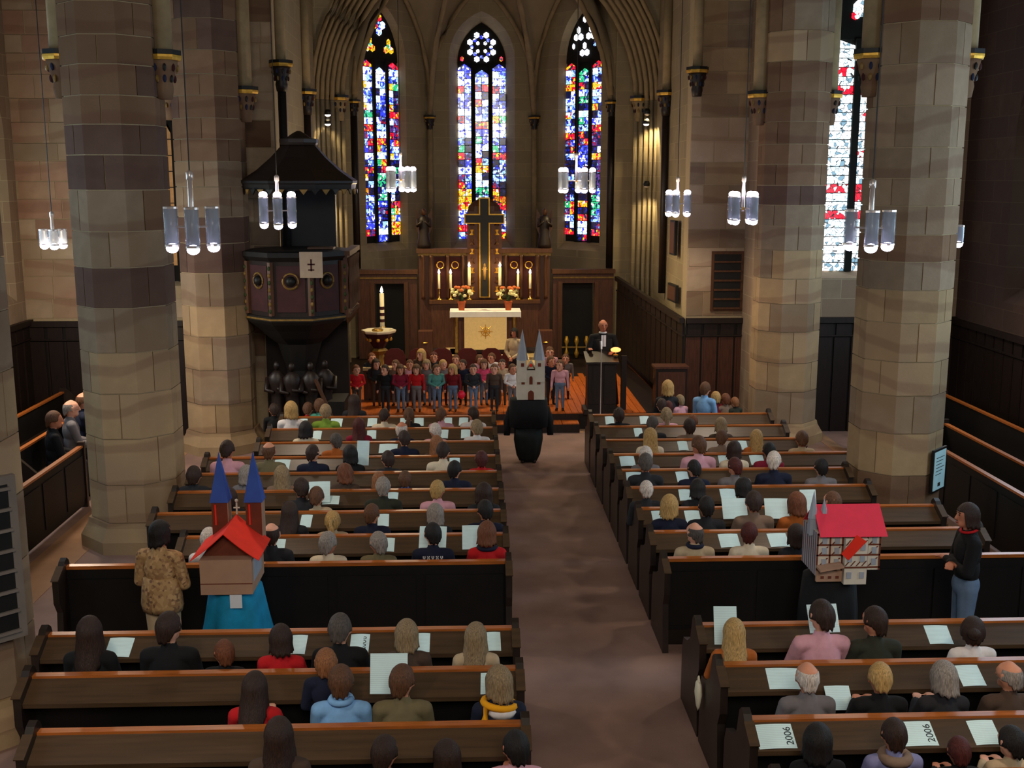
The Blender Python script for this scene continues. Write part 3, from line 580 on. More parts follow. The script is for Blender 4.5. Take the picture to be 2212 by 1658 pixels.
for s, nm in ((-1, 'left'), (1, 'right')):                          # carved angels on the ends of the reredos
    e = thing('statue', 'dark wooden statue of a praying figure on the %s end of the reredos' % nm, 'statue', (Xc+s*1.47, RY+.05, RZ0+2.4), 0, 'statues on the reredos')
    MB().lathe([(.16, 0), (.17, .1), (.13, .3), (.12, .5), (.15, .66), (.11, .76), (.05, .8)], (0, 0), 12, 0, 1, .8).build('robe', 'oak_dark', e, True)
    MB().sphere((0, -.02, .88), (.065, .075, .09), 10, 8).build('head', 'oak_mid', e, True)
    for t in (-1, 1):
        MB().tube([(t*.13, 0, .7), (t*.15, -.1, .55), (t*.03, -.16, .66)], [.045, .04, .025], 8).build('arm', 'oak_dark', e, True); MB().prism([(t*.08, .2), (t*.2, .5), (t*.19, .95), (t*.1, .8)], .06, .09, 'y').build('wing', 'oak_mid', e)
for s, nm, x0, x1, d0, d1 in ((-1, 'left', -2.75, -1.3, -2.34, -1.62), (1, 'right', 2.05, 3.55, 2.28, 3.08)):
    e = thing('wood_screen', 'dark panelled wooden screen with open doorway %s of the altar' % nm, 'screen', (0, RY+.1, PZ))
    bx(x0, d0, 0, .08, 0, 2.1).build('panel', 'oak_red', e); bx(d1, x1, 0, .08, 0, 2.1).build('panel', 'oak_red', e); bx(d0, d1, 0, .08, 1.86, 2.1).build('panel', 'oak_red', e)
    bx(x0-.03, x1+.03, -.1, .12, 2.1, 2.2).build('cornice', 'oak_mid', e); bx(x0, x1, -.03, 0, 1.98, 2.02).build('moulding', 'gold_dull', e)
    for xx in (d0-.05, d1+.05): bx(xx-.05, xx+.05, -.04, .0, 0, 1.9).build('door_jamb', 'oak_mid', e)
    bx(d0, d1, .5, .52, 0, 1.9).build('doorway_shade', 'pew_black', e)  # black board stands in for the shade beyond the doorway
for s in (-1, 1):
    e = thing('pedestal', 'short wooden pedestal with gold rosette %s of the altar' % ('left' if s < 0 else 'right'), 'pedestal', (Xc+s*1.42, 26.2, PZ+.1), 0, 'pedestals by the altar')
    bx(-.17, .17, -.17, .17, 0, .75).build('body', 'oak_red', e); bx(-.21, .21, -.21, .21, .75, .82).build('top', 'oak_mid', e); MB().lathe([(.06, -.02), (.04, 0)], seg=8).build('rosette', 'gold', e).location = (0, -.18, .5)
    bpy.data.objects[e.children[-1].name].rotation_euler = (PI/2, 0, 0)
e = thing('gold_gate', 'small gilded openwork gate in the right doorway', 'gate', (2.33, RY+.02, PZ))
for k in range(3):
    MB().lathe([(.03, 0), (.06, .12), (.025, .22), (.025, .32), (.06, .42), (.03, .55)], (.06+.25*k, 0), 8).build('baluster', 'gold', e, True)
MB().tube([(-.06, 0, .27), (.68, 0, .27)], .02, 6).build('rail', 'gold_dull', e)

def candle(label, x, y, z, h, stick, r=.03, parentname='candle'):
    e = thing('candlestick', label, 'candle', (x, y, z), 0, 'lit altar candles')
    MB().lathe([(.07, 0), (.075, .015), (.02, .04), (.014, stick*.5), (.022, stick*.55), (.014, stick*.6), (.016, stick-.02), (.045, stick)], seg=10).build('stick', 'brass', e, True)
    c = MB().lathe([(r, stick), (r, stick+h)], seg=10).build('candle', 'wax', e, True)
    MB().lathe([(.006, 0), (.03, .03), (.024, .065), (.002, .125)], seg=8).build('flame', 'flame', e, True).location.z = stick+h+.005
    return e
sz = RZ0+1.165
for i, (px, ytop, ybase) in enumerate(((949, 592, 655), (974, 592, 655), (1014, 577, 655), (1080, 577, 655), (1119, 592, 655), (1145, 592, 655))):
    p = onY(px, ybase, RY-.18); zt = onY(px, ytop, RY-.18).z
    candle('lit candle on brass stick, %s from the left on the altar shelf' % ORD[i+1], p.x, RY-.18, sz, (zt-sz)*.55, (zt-sz)*.45, .036 if i in (2, 3) else .028)
lp = bpy.data.lights.new('candle_light', 'POINT'); lp.energy = 14; lp.color = (1, .62, .3); lp.shadow_soft_size = .3
lo = bpy.data.objects.new('candle_light', lp); COL.objects.link(lo); lo.location = (Xc, RY-.5, sz+.75)
for i, px in enumerate((997, 1098)):
    p = onY(px, 660, AY+.2); e = thing('flower_pot', 'clay pot of cream and orange flowers on the %s of the altar' % ('left' if i == 0 else 'right'), 'flowers', (p.x, AY+.2, AZ0+1.0), 0, 'flower pots on the altar'); e.scale = (1.22, 1.22, 1.22)
    MB().lathe([(.055, 0), (.075, .15), (.082, .15), (.082, .18), (.065, .18)], seg=12).build('pot', 'terracotta', e, True)
    fm = MB(); rr = random.Random(i+3)
    for k in range(60):
        a = rr.random()*2*PI; rad = .05+.17*rr.random(); zz = .2+.2*rr.random(); fm.add([(rad*math.cos(a)-.03, rad*math.sin(a)*.7, zz), (rad*math.cos(a), rad*math.sin(a)*.7-.02, zz+.02), (rad*math.cos(a)+.035, rad*math.sin(a)*.7, zz+.05), (rad*math.cos(a), rad*math.sin(a)*.7+.02, zz+.03)], [(0, 1, 2, 3)])
    fm.tube([(0, 0, .17), (0, 0, .3)], .05, 6); fm.build('foliage', 'leaf', e)
    bl = [MB().sphere((0, 0, 0), (.042, .042, .032), 7, 5).mesh('blossom', m_) for m_ in ('petal_cream', 'petal_orange')]
    for k in range(20):
        a = rr.random()*2*PI; rad = .06+.15*rr.random(); zz = .3+.16*rr.random(); link('blossom', bl[1 if zz > .4 else 0], e, (rad*math.cos(a), rad*math.sin(a)*.8-.04, zz))

# font with the paschal candle
p = onY(818, 712, 24.2); e = thing('font', 'baptismal font with pale rim and red gilded bowl', 'font', (p.x, 24.2, PZ))
zr = p.z-PZ
MB().lathe([(.36, zr-.06), (.38, zr-.02), (.38, zr), (.33, zr), (.28, zr-.05)], seg=8).build('rim', 'marble', e); MB().lathe([(.12, zr-.4), (.16, zr-.33), (.28, zr-.16), (.33, zr-.06)], seg=8).build('bowl', 'crimson', e)
for k in range(8): MB().sphere((.25*math.cos(k*PI/4), .25*math.sin(k*PI/4), zr-.2), .045, 7, 5).build('gilt_boss', 'gold', e)
MB().lathe([(.24, 0), (.26, .1), (.12, .2), (.1, zr-.55), (.2, zr-.45), (.14, zr-.4)], seg=8).build('stem', 'gold_dull', e); MB().sphere((-.02, -.05, zr-.0), (.13, .13, .05), 12, 6).build('basin', 'brass', e, True)
p = onY(826, 705, 24.75); zt = onY(826, 633, 24.75).z
e = thing('paschal_candle', 'tall lit candle with red bands behind the font', 'candle', (p.x, 24.75, PZ))
MB().lathe([(.16, 0), (.16, .04), (.03, .1), (.025, p.z-PZ-.08), (.07, p.z-PZ)], seg=10).build('stand', 'brass', e, True)
MB().lathe([(.05, p.z-PZ), (.05, zt-PZ)], seg=12).build('candle', 'wax', e, True)
for k in range(3): MB().lathe([(.053, 0), (.053, .07)], seg=12).build('red_band', 'crimson', e).location.z = p.z-PZ+.1+k*.14
MB().lathe([(.006, 0), (.036, .035), (.028, .08), (.002, .15)], seg=8).build('flame', 'flame', e, True).location.z = zt-PZ+.005

# red chairs in front of the altar steps
chm = None
for i, px in enumerate((852, 905, 955, 1010, 1062, 1108)):
    p = onY(px, 800, 23.1); e = thing('red_chair', 'dark red chair with rounded back behind the children, %s from the left' % ORD[i+1], 'chair', (p.x, 23.1, PZ), 0, 'red chairs before the altar')
    if chm is None:
        prof = [(-.21, .44), (.21, .44), (.22, .75), (.17, .9), (.08, .96), (-.08, .96), (-.17, .9), (-.22, .75)]
        chm = [MB().prism(prof, .18, .22, 'y').mesh('backrest', 'chair_red'), bx(-.23, .23, -.23, .2, .42, .47).mesh('seat', 'chair_red'), bx(-.02, .02, -.02, .02, 0, .42).mesh('leg', 'oak_mid')]
    e.scale = (1.05, 1, .9); link('backrest', chm[0], e); link('seat', chm[1], e)
    for a in (-.19, .19):
        for b in (-.19, .17): link('leg', chm[2], e, (a, b, 0))
# low cream altar bench front
e = thing('communion_rail', 'low pale wooden bench at left behind the choir children', 'bench', (-1.55, 22.1, PZ))
bx(-.6, .6, -.12, .12, .62, .68).build('top', 'tread_stone', e); bx(-.6, .6, -.03, .03, 0, .62).build('panel', 'oak_mid', e)

# ---------------------------------------------------------------- pulpit
PX, PY = -3.0, 19.55
e = thing('pulpit', 'carved dark red octagonal pulpit with medallions and gilt strips', 'pulpit', (PX, PY, 0))
RP = .86
def octo(r, k): a = PI/8+k*PI/4; return (r*math.cos(a), r*math.sin(a))
MB().lathe([(RP, 2.42), (RP, 3.35)], seg=8, ph=PI/8).build('body', 'oak_dark', e)
MB().lathe([(RP*1.03, 3.35), (RP*1.1, 3.42), (RP*1.1, 3.5), (RP*.95, 3.52)], seg=8, ph=PI/8).build('cornice', 'black_iron', e)
MB().lathe([(.35, 1.85), (.55, 2.0), (.7, 2.15), (RP*1.0, 2.28), (RP*1.06, 2.34), (RP*1.06, 2.42)], seg=8, ph=PI/8).build('corbel_base', 'black_iron', e)
MB().lathe([(RP*1.075, 2.36), (RP*1.075, 2.39)], seg=8, ph=PI/8).build('gilt_moulding', 'gold_dull', e)
for k in range(3, 8):
    a, b = Vector(octo(RP, k)+(0,)), Vector(octo(RP, k+1)+(0,)); m_ = (a+b)/2; n_ = Vector((m_.x, m_.y, 0)).normalized(); u = (b-a).normalized()
    w = (b-a).length/2-.09; q = MB()
    q.add([tuple(m_+u*s_*w+n_*d+Vector((0, 0, z))) for d in (.0, .02) for s_, z in ((-1, 2.5), (1, 2.5), (1, 3.28), (-1, 3.28))], [(4, 5, 6, 7), (0, 1, 5, 4), (1, 2, 6, 5), (2, 3, 7, 6), (3, 0, 4, 7)])
    pn = q.build('red_panel', mat('pulpit_red', '38191a', .6, .25, 6), e); rg_ = MB()
    rg_.tube([m_+n_*.03+u*(.13*math.cos(t*PI/10))+Vector((0, 0, 3.02+.13*math.sin(t*PI/10))) for t in range(21)], .018, 5); rg_.build('medallion_ring', 'gold_dull', pn)
    MB().sphere(m_+n_*.02+Vector((0, 0, 3.02)), (.09, .09, .09), 10, 7).build('medallion', 'black_iron', pn, True)
    st_ = MB(); st_.tube([a*1.01+Vector((0, 0, 2.44)), a*1.01+Vector((0, 0, 3.34))], .055, 6); sp_ = st_.build('corner_strip', 'oak_mid', e)
    for j in range(7): MB().sphere(a*1.065+Vector((0, 0, 2.52+j*.12)), (.03, .03, .04), 6, 5).build('gilt_bead', 'gold_dull' if j % 2 else 'leaf', sp_)
MB().lathe([(.5, 0), (.52, .12), (.3, .3), (.22, .5), (.25, 1.4), (.4, 1.9)], seg=8, ph=PI/8).build('base_column', 'black_iron', e)
for k, a in enumerate((-2.4, -1.75, -1.1, -.45)):                   # carved figures round the foot
    fx, fy = .5*math.cos(a), .5*math.sin(a); f_ = MB().lathe([(.16, .3), (.15, .5), (.13, .75), (.11, 1.0), (.15, 1.2), (.16, 1.32), (.09, 1.4), (.04, 1.44)], (fx, fy), 12, 0, 1, .8).sphere((fx, fy-.02, 1.52), (.055, .065, .08), 8, 6).tube([(fx-.16, fy, 1.3), (fx-.18, fy-.1, 1.1), (fx-.03, fy-.18, 1.08)], [.05, .045, .03], 7).tube([(fx+.16, fy, 1.3), (fx+.18, fy-.1, 1.1), (fx+.02, fy-.18, 1.14)], [.05, .045, .03], 7)
    f_.build('carved_figure', 'oak_dark' if k % 2 else 'pew_dark', e, True)
for x0, y0, x1, y1 in ((.86, -.4, .86, 1.3),):                      # parapet of the walkway running back from the pulpit
    pr = bx(.83, .9, -.35, 1.35, 2.42, 3.42).build('walkway_parapet', 'oak_red', e)
    bx(.8, .95, -.38, 1.38, 3.42, 3.5).build('parapet_rail', 'oak_mid', pr)
    for j in range(8): MB().lathe([(.035, 2.5), (.02, 2.7), (.035, 2.95), (.02, 3.2), (.035, 3.38)], (.93, -.25+j*.2), 6).build('baluster', 'oak_mid', pr)
    for j in range(9): MB().lathe([(.01, 2.24), (.06, 2.36), (.06, 2.42)], (.88, -.3+j*.19), 6).build('scallop', 'oak_mid', pr)
bx(-.75, .75, .8, 1.0, 0, 2.6).build('stair_wall', 'oak_dark', e); bx(.2, .85, -.35, 1.3, 2.3, 2.4).build('walkway_floor', 'oak_dark', e)
MB().tube([(.35, -.75, 1.35), (.75, -.8, .35)], .035, 6).build('stair_handrail', 'oak_mid', e); bx(.35, .8, -.5, .3, 0, .9).build('stair_side', 'pew_black', e)
c = thing('pulpit_canopy', 'dark octagonal sounding board roof hanging above the pulpit', 'canopy', (PX+.08, PY+.1, 4.52))
MB().lathe([(.98, .0), (1.0, .1), (1.02, .12), (1.02, .16)], seg=8, ph=PI/8).build('rim', 'black_iron', c); MB().lathe([(1.03, .16), (.75, .34), (.5, .55), (.34, .72), (.3, .76)], seg=8, ph=PI/8).build('roof', 'pew_dark', c)
MB().lathe([(.32, .76), (.34, .8), (.34, .86), (.22, .88), (.12, .95), (.03, 1.0)], seg=8, ph=PI/8).build('finial', 'pew_dark', c)
for k in range(32):
    a = 2*PI*k/32; rr_ = 1.0*math.cos(PI/8)/max(math.cos(((a-0) % (PI/4))-PI/8), .1)
    MB().prism([(-.07, 0), (0, -.09), (.07, 0)], -.01, .01, 'y').build('fringe_tab', 'gold_dull' if k % 2 else 'black_iron', c, False, (.97*math.cos(a), .97*math.sin(a), .02), a+PI/2)
bx(-.5, .5, .78, .9, -1.1, .0).build('back_panel', 'black_iron', c)
q = onY(673, 572, PY-.84)
cl_ = bx(-.19, .19, -.012, 0, -.21, .22).build('pulpit_cloth', 'linen_warm' if 0 else mat('linen_warm', 'a89680', .9, .06, 12), None, False, (q.x, PY-.885, q.z)); tag(cl_, 'pale cloth with red cross hanging over the pulpit front', 'cloth')
MB().box(-.012, .012, -.016, -.012, -.1, .1).box(-.06, .06, -.016, -.012, .0, .025).box(-.05, .05, -.016, -.012, -.09, -.07).build('red_cross', 'crimson', cl_)
tag(MB().box(-.22, .22, -.15, .15, 0, .03).build('pulpit_desk', 'oak_mid', None, False, (PX+.45, PY-.2, 3.53)), 'small wooden book desk on the pulpit rim', 'desk')

# ---------------------------------------------------------------- lectern, microphone, reading lamp
e = thing('lectern', 'tall dark wooden lectern in front of the preacher', 'lectern', (2.48, 20.75, .16 if 0 else PZ))
bx(-.27, .27, -.2, .2, 0, .97).build('body', 'oak_dark', e); bx(-.34, .34, -.24, .24, 0, .1).build('plinth', 'oak_dark', e); MB().prism([(-.26, .97), (.26, 1.1), (.26, 1.14), (-.26, 1.01)], -.31, .31, 'x').build('book_rest', 'pew_dark', e)
for s in (-.15, .15): bx(s-.11, s+.11, -.215, -.2, .2, .95).build('front_panel', 'oak_dark', e)
e = thing('microphone_stand', 'slim microphone stand before the lectern', 'microphone', (onY(1297, 890, 20.35).x, 20.35, .0))
MB().lathe([(.14, 0), (.14, .02), (.02, .03)], seg=12).build('foot', 'black_iron', e); MB().tube([(0, 0, .02), (0, 0, 1.62)], .011, 6).build('pole', 'lamp_metal', e); MB().tube([(0, 0, 1.6), (0, .06, 1.74)], [.018, .026], 8).build('microphone_head', 'lamp_metal', e)
q = onY(1330, 762, 20.72); e = thing('reading_lamp', 'small glowing orange reading lamp on the lectern', 'lamp', (q.x, 20.72, PZ+1.1))
MB().lathe([(.05, 0), (.05, .02), (.015, .03), (.012, .08)], seg=10).build('base', 'brass', e); MB().sphere((0, 0, .11), (.1, .07, .05), 12, 6).build('shade', 'lectern_lamp', e, True)

# lectern stairs block and small desk to the right
e = thing('stair_rail', 'dark sloping stair rail behind the lectern', 'rail', (2.95, 21.0, PZ))
MB().tube([(0, 0, 1.0), (.75, .4, .25)], .045, 6).build('rail', 'oak_dark', e); bx(-.05, .05, -.05, .05, 0, 1.05).build('post', 'oak_dark', e); bx(.7, .8, .35, .45, 0, .32).build('post', 'oak_dark', e)
e = thing('small_cupboard', 'small dark cupboard against the right choir wall', 'cupboard', (3.85, 21.0, PZ))
bx(-.3, .3, -.18, .18, 0, .82).build('body', 'oak_dark', e); bx(-.33, .33, -.21, .21, .82, .86).build('top', 'oak_red', e); bx(-.26, .26, -.2, -.18, .08, .76).build('door', 'oak_red', e)

# boards, grille, notice, louvre
e = thing('wall_grille', 'dark slatted ventilation grille on the stone wall at right', 'grille', (4.98, 21.38, 2.2))
bx(-.31, .31, -.02, .02, -.02, 1.14).build('frame', 'oak_mid', e); bx(-.26, .26, -.03, -.02, .03, 1.08).build('opening_shade', 'black_iron', e)  # black plate stands in for the shade behind the slats
for k in range(6): bx(-.26, .26, -.06, -.03, .02+k*.18, .055+k*.18).build('slat', 'oak_mid', e)
for lab, px, y0, y1, w in (('dark narrow painting high on the choir wall', 1452, 475, 550, .42), ('small dark memorial board low on the choir wall', 1450, 612, 650, .7)):
    a, b = onX(px, y0, 4.1), onX(px, y1, 4.1); yy = (a.y+b.y)/2-.1; e = thing('wall_board', lab, 'board', (4.2-(yy-21.4)*.0565-.03, yy, b.z), .056)
    bx(-.03, .03, -w/2, w/2, 0, a.z-b.z).build('frame', 'black_iron', e); bx(-.036, -.03, -w/2+.04, w/2-.04, .04, a.z-b.z-.04).build('panel', 'oak_red', e)
e = thing('notice_frame', 'framed pale blue notice on the side of the right pillar', 'notice', (5.71+.56*math.cos(-PI/4)+.03, 14.4-.56*math.sin(PI/4)-.03, .66), PI/4)
bx(-.21, .21, -.03, .0, 0, .58).build('frame', 'black_iron', e); sh = bx(-.18, .18, -.036, -.03, .03, .55).build('poster', mat('paper_blue', 'b4dbe0', .9, .05, 9), e)
for k in range(6): bx(-.13, .13-(k % 3)*.04, -.038, -.036, .46-k*.045, .468-k*.045).build('text_line', 'wire', sh)
bx(-.04, .04, -.038, -.036, .07, .12).build('emblem', 'wire', sh)
e = thing('louvre_panel', 'grey louvred loudspeaker panel on the left edge pillar', 'louvre', (-4.45+.56*math.cos(-PI/4)+.08, 9.25-.56*math.sin(PI/4)-.06, .93), PI/4)
bx(-.3, .3, -.02, .04, 0, 1.4).build('frame', mat('louvre_grey', '6d645c', .7, .1, 6), e); bx(-.23, .23, -.025, -.02, .07, 1.33).build('opening_shade', 'black_iron', e)  # shade between the louvres drawn as a black plate
for k in range(8): bx(-.24, .24, -.05, -.02, .06+k*.175, .085+k*.175).build('slat', 'louvre_grey', e)
e = tag(MB().lathe([(.0, 0), (.04, .05), (.075, .16), (.06, .24), (.03, .27)], seg=12, sx=.4).build('handbag', 'cloth_cream' if 0 else 'marble', None, True, (1.88, 8.58, .34)), 'pale bag hanging at the aisle end of a right rear pew', 'bag')
MB().tube([(0, .04, .27), (0, .0, .31), (0, -.04, .27)], .008, 5).build('strap', 'marble', e)
# ---------------------------------------------------------------- people
SK = [mat('skin_a', 'c98a6c', .6, .08, 12), mat('skin_b', 'b8765a', .6, .08, 12), mat('skin_c', 'd39a80', .6, .08, 12)]
HC = {'bk': ('15100e', 'black'), 'db': ('2e1c13', 'dark brown'), 'br': ('5a3a24', 'brown'), 'au': ('6a3c22', 'auburn'), 'bl': ('b08d55', 'blond'), 'ab': ('8a7455', 'ash blond'), 'gr': ('8b827a', 'grey'),
      'dg': ('4d453f', 'dark grey'), 'wh': ('c9bdb2', 'white'), 'rd': ('4a1a15', 'dark red'), 'gi': ('8a5834', 'ginger')}
for k, (c, n) in HC.items(): mat('hair_'+k, c, .6, .5, 22, (7, 7, 1), bump=.8, bscale=26, spec=.35)
TC = {'black': '131315', 'navy': '171c30', 'white': 'd9d2cf', 'red': 'b5161c', 'pink': 'cf9aa6', 'olive': '6d6347', 'lightblue': '7aa9d8', 'brown': '4a3a30', 'beige': 'b59f80', 'cream': 'd6c6ab', 'grey': '6d686a',
      'darkgreen': '2c2e24', 'green': '7fa03a', 'teal': '4f8a80', 'orange': 'a85a22', 'crimson': '7e1830', 'darkred': '6a1018', 'lavender': '7f7fa8', 'blue': '3c5a96', 'taupe': '7c6656', 'jeans': '5c6f88', 'charcoal': '26262a', 'hotpink': 'd24a70', 'aqua': '57a892'}
for k, c in TC.items(): mat('cloth_'+k, c, .9, .14, 9, bump=.15, bscale=22)
mat('shoe', '1a1613', .6); mat('lip', '8a3a34', .6); mat('eye', '100c0a', .3)
# -- body built from overlapping limbs fused into one continuous skin by voxel remeshing
def cap_mesh(mb, a, b, ra, rb):
    a = Vector(a); b = Vector(b); d = b-a; L_ = max(d.length, 1e-4); d = d/L_
    x = d.cross(Vector((0, 0, 1)) if abs(d.z) < .9 else Vector((1, 0, 0))).normalized(); y = d.cross(x); rings = []
    for t in (-1, -.7, -.35, 0): rings.append((a+d*ra*t, ra*math.sqrt(max(1-t*t, .0004))))
    for t in (0, .35, .7, 1): rings.append((b+d*rb*t, rb*math.sqrt(max(1-t*t, .0004))))
    mb.loft([[tuple(c+(x*math.cos(2*PI*j/10)+y*math.sin(2*PI*j/10))*r) for j in range(10)] for c, r in rings])
def figure(hz=.93, legs='stand', arms='down', yaw=0, hs=1.0, sw=1.0, voxel=.014, belly=1.0, tilt=0):
    P = []                                                # (tag, kind, data)
    C = lambda t, a, b, ra, rb: P.append((t, 'c', (Vector(a), Vector(b), ra, rb)))
    E = lambda t, c, r: P.append((t, 'e', (Vector(c), Vector(r))))
    E('L', (0, 0, hz), (.165*sw, .12, .13)); E('T', (0, 0, hz+.16), (.15*sw*belly, .105*belly, .17)); E('T', (0, .005, hz+.34), (.172*sw, .115, .18))
    C('T', (-.15*sw, 0, hz+.455), (.15*sw, 0, hz+.455), .062, .062); C('T', (0, -.005, hz+.44), (0, .005, hz+.535), .088, .056); C('S', (0, .005, hz+.5), (0, .018, hz+.62), .052, .05)
    hc = Vector((0, .03, hz+.68)); R_ = Matrix.Rotation(yaw, 3, 'Z') @ Matrix.Rotation(tilt, 3, 'X')
    h = lambda x, y, z: hc+R_ @ (Vector((x, y, z))*hs)
    E('S', hc, (.074*hs, .09*hs, .115*hs)); C('S', h(0, -.02, .02), h(0, .02, .02), .082*hs, .08*hs); C('S', h(0, .03, -.06), h(0, .055, -.075), .055*hs, .04*hs)
    C('S', h(0, .092, .02), h(0, .108, -.025), .01*hs, .017*hs); C('S', h(-.035, .075, .025), h(.035, .075, .025), .02*hs, .02*hs)
    for s in (-1, 1): C('S', h(s*.08, .0, .02), h(s*.078, .01, -.03), .014*hs, .011*hs)
    def hand(w, d, side):
        d = Vector(d).normalized(); sd = d.cross(Vector((0, 0, 1))); sd = sd.normalized() if sd.length > .1 else Vector((1, 0, 0)); nn = sd.cross(d)
        for o_ in (-.02, .02): C('S', w, w+d*.075+sd*o_, .022, .02)
        for i_, o_ in enumerate((-.033, -.011, .011, .033)):
            k_ = w+d*.075+sd*o_; f1 = k_+d*(.04 if i_ % 3 else .033)-nn*.012; C('S', k_, f1, .0105, .0095); C('S', f1, f1+d*.026-nn*.022, .0095, .008)
        C('S', w+d*.02-sd*.025*side, w+d*.06-sd*.055*side-nn*.01, .013, .01)
    sh = .19*sw
    for s in (-1, 1):
        S_ = Vector((s*sh, 0, hz+.45))
        if arms == 'lap': el, wr = S_+Vector((s*.04, .08, -.27)), Vector((s*.09, .27, hz+.14))
        elif arms == 'read': el, wr = S_+Vector((s*.05, .12, -.25)), Vector((s*.1, .33, hz+.3))
        elif arms == 'rest': el, wr = S_+Vector((s*.1, .2, -.18)), Vector((s*.12, .42, hz+.36))
        elif arms == 'clasp': el, wr = S_+Vector((s*.06, .02, -.27)), Vector((s*.05, .19, hz+.06))
        elif arms == 'preach': el, wr = S_+Vector((s*.09, .08, -.26)), (Vector((s*.28, .26, hz+.25)) if s > 0 else Vector((s*.16, .3, hz+.2)))
        elif arms == 'fold': el, wr = S_+Vector((s*.04, .06, -.27)), Vector((-s*.06, .17, hz+.22))
        else: el, wr = S_+Vector((s*.045, -.01, -.29)), S_+Vector((s*.06, .05, -.53))
        C('T', S_, el, .058, .046); C('T', el, wr, .044, .034); hand(wr, (wr-el) if arms != 'lap' else Vector((-s*.3, 1, -.2)), s)
    for s in (-1, 1):
        if legs == 'sit':
            k_, a_ = Vector((s*.11, .38, hz-.0)), Vector((s*.11, .4, .09)); C('L', (s*.09, 0, hz-.01), k_, .088, .062); C('L', k_, a_, .06, .042); C('F', a_+Vector((0, 0, -.04)), a_+Vector((0, .13, -.05)), .042, .038)
        else:
            k_, a_ = Vector((s*.1, .015, .5*hz/.93)), Vector((s*.105, -.01, .08)); C('L', (s*.085, 0, hz-.03), k_, .09, .06); C('L', k_, a_, .058, .042); C('F', a_+Vector((0, 0, -.04)), a_+Vector((s*.02, .15, -.048)), .04, .034)
    mb = MB()
    for t, kd, d in P:
        if kd == 'c': cap_mesh(mb, *d)
        else: mb.sphere(d[0], tuple(d[1]), 14, 10)
    me = bpy.data.meshes.new('raw'); me.from_pydata(mb.v, [], mb.f); o = bpy.data.objects.new('raw', me); COL.objects.link(o)
    r = o.modifiers.new('r', 'REMESH'); r.mode = 'VOXEL'; r.voxel_size = voxel; s_ = o.modifiers.new('s', 'SMOOTH'); s_.factor = .5; s_.iterations = 2
    dg = bpy.context.evaluated_depsgraph_get(); me2 = bpy.data.meshes.new_from_object(o.evaluated_get(dg)); bpy.data.objects.remove(o); bpy.data.meshes.remove(me)
    nv = len(me2.vertices); co = np.empty(nv*3, 'f'); me2.vertices.foreach_get('co', co); co = co.reshape(-1, 3); no = np.empty(nv*3, 'f'); me2.vertex_normals.foreach_get('vector', no); no = no.reshape(-1, 3)
    best = np.full(nv, 9.); tg = np.zeros(nv, int); TG = 'STLF'
    for t, kd, d in P:
        if kd == 'c':
            a, b = np.array(d[0]), np.array(d[1]); ab = b-a; q = np.clip(((co-a)@ab)/max(ab@ab, 1e-6), 0, 1); ds = np.linalg.norm(co-a-q[:, None]*ab, axis=1)-(d[2]+(d[3]-d[2])*q)
        else:
            rr_ = np.array(d[1]); ds = (np.linalg.norm((co-np.array(d[0]))/rr_, axis=1)-1)*rr_.min()
        m_ = ds < best; best[m_] = ds[m_]; tg[m_] = TG.index(t)
    nf = len(me2.polygons); quads = [tuple(p.vertices) for p in me2.polygons]
    me2.name = 'body'; me2.polygons.foreach_set('use_smooth', [True]*nf); me2.materials.clear(); me2.materials.append(SK[0])
    out = {'body': me2, 'head': hc, 'yaw': yaw, 'tilt': tilt, 'hs': hs}
    for nm, ti, inf in (('top', 1, .011), ('trousers', 2, .008), ('shoes', 3, .009)):
        sel = [f for f in quads if sum(tg[i] == ti for i in f) >= len(f)/2]
        ids = sorted({i for f in sel for i in f}); mp = {i: n for n, i in enumerate(ids)}
        vs = (co[ids]+no[ids]*inf).tolist(); mm = bpy.data.meshes.new(nm); mm.from_pydata(vs, [], [tuple(mp[i] for i in f) for f in sel])
        mm.polygons.foreach_set('use_smooth', [True]*len(sel)); mm.materials.append(MATS['shoe']); out[nm] = mm
    return out
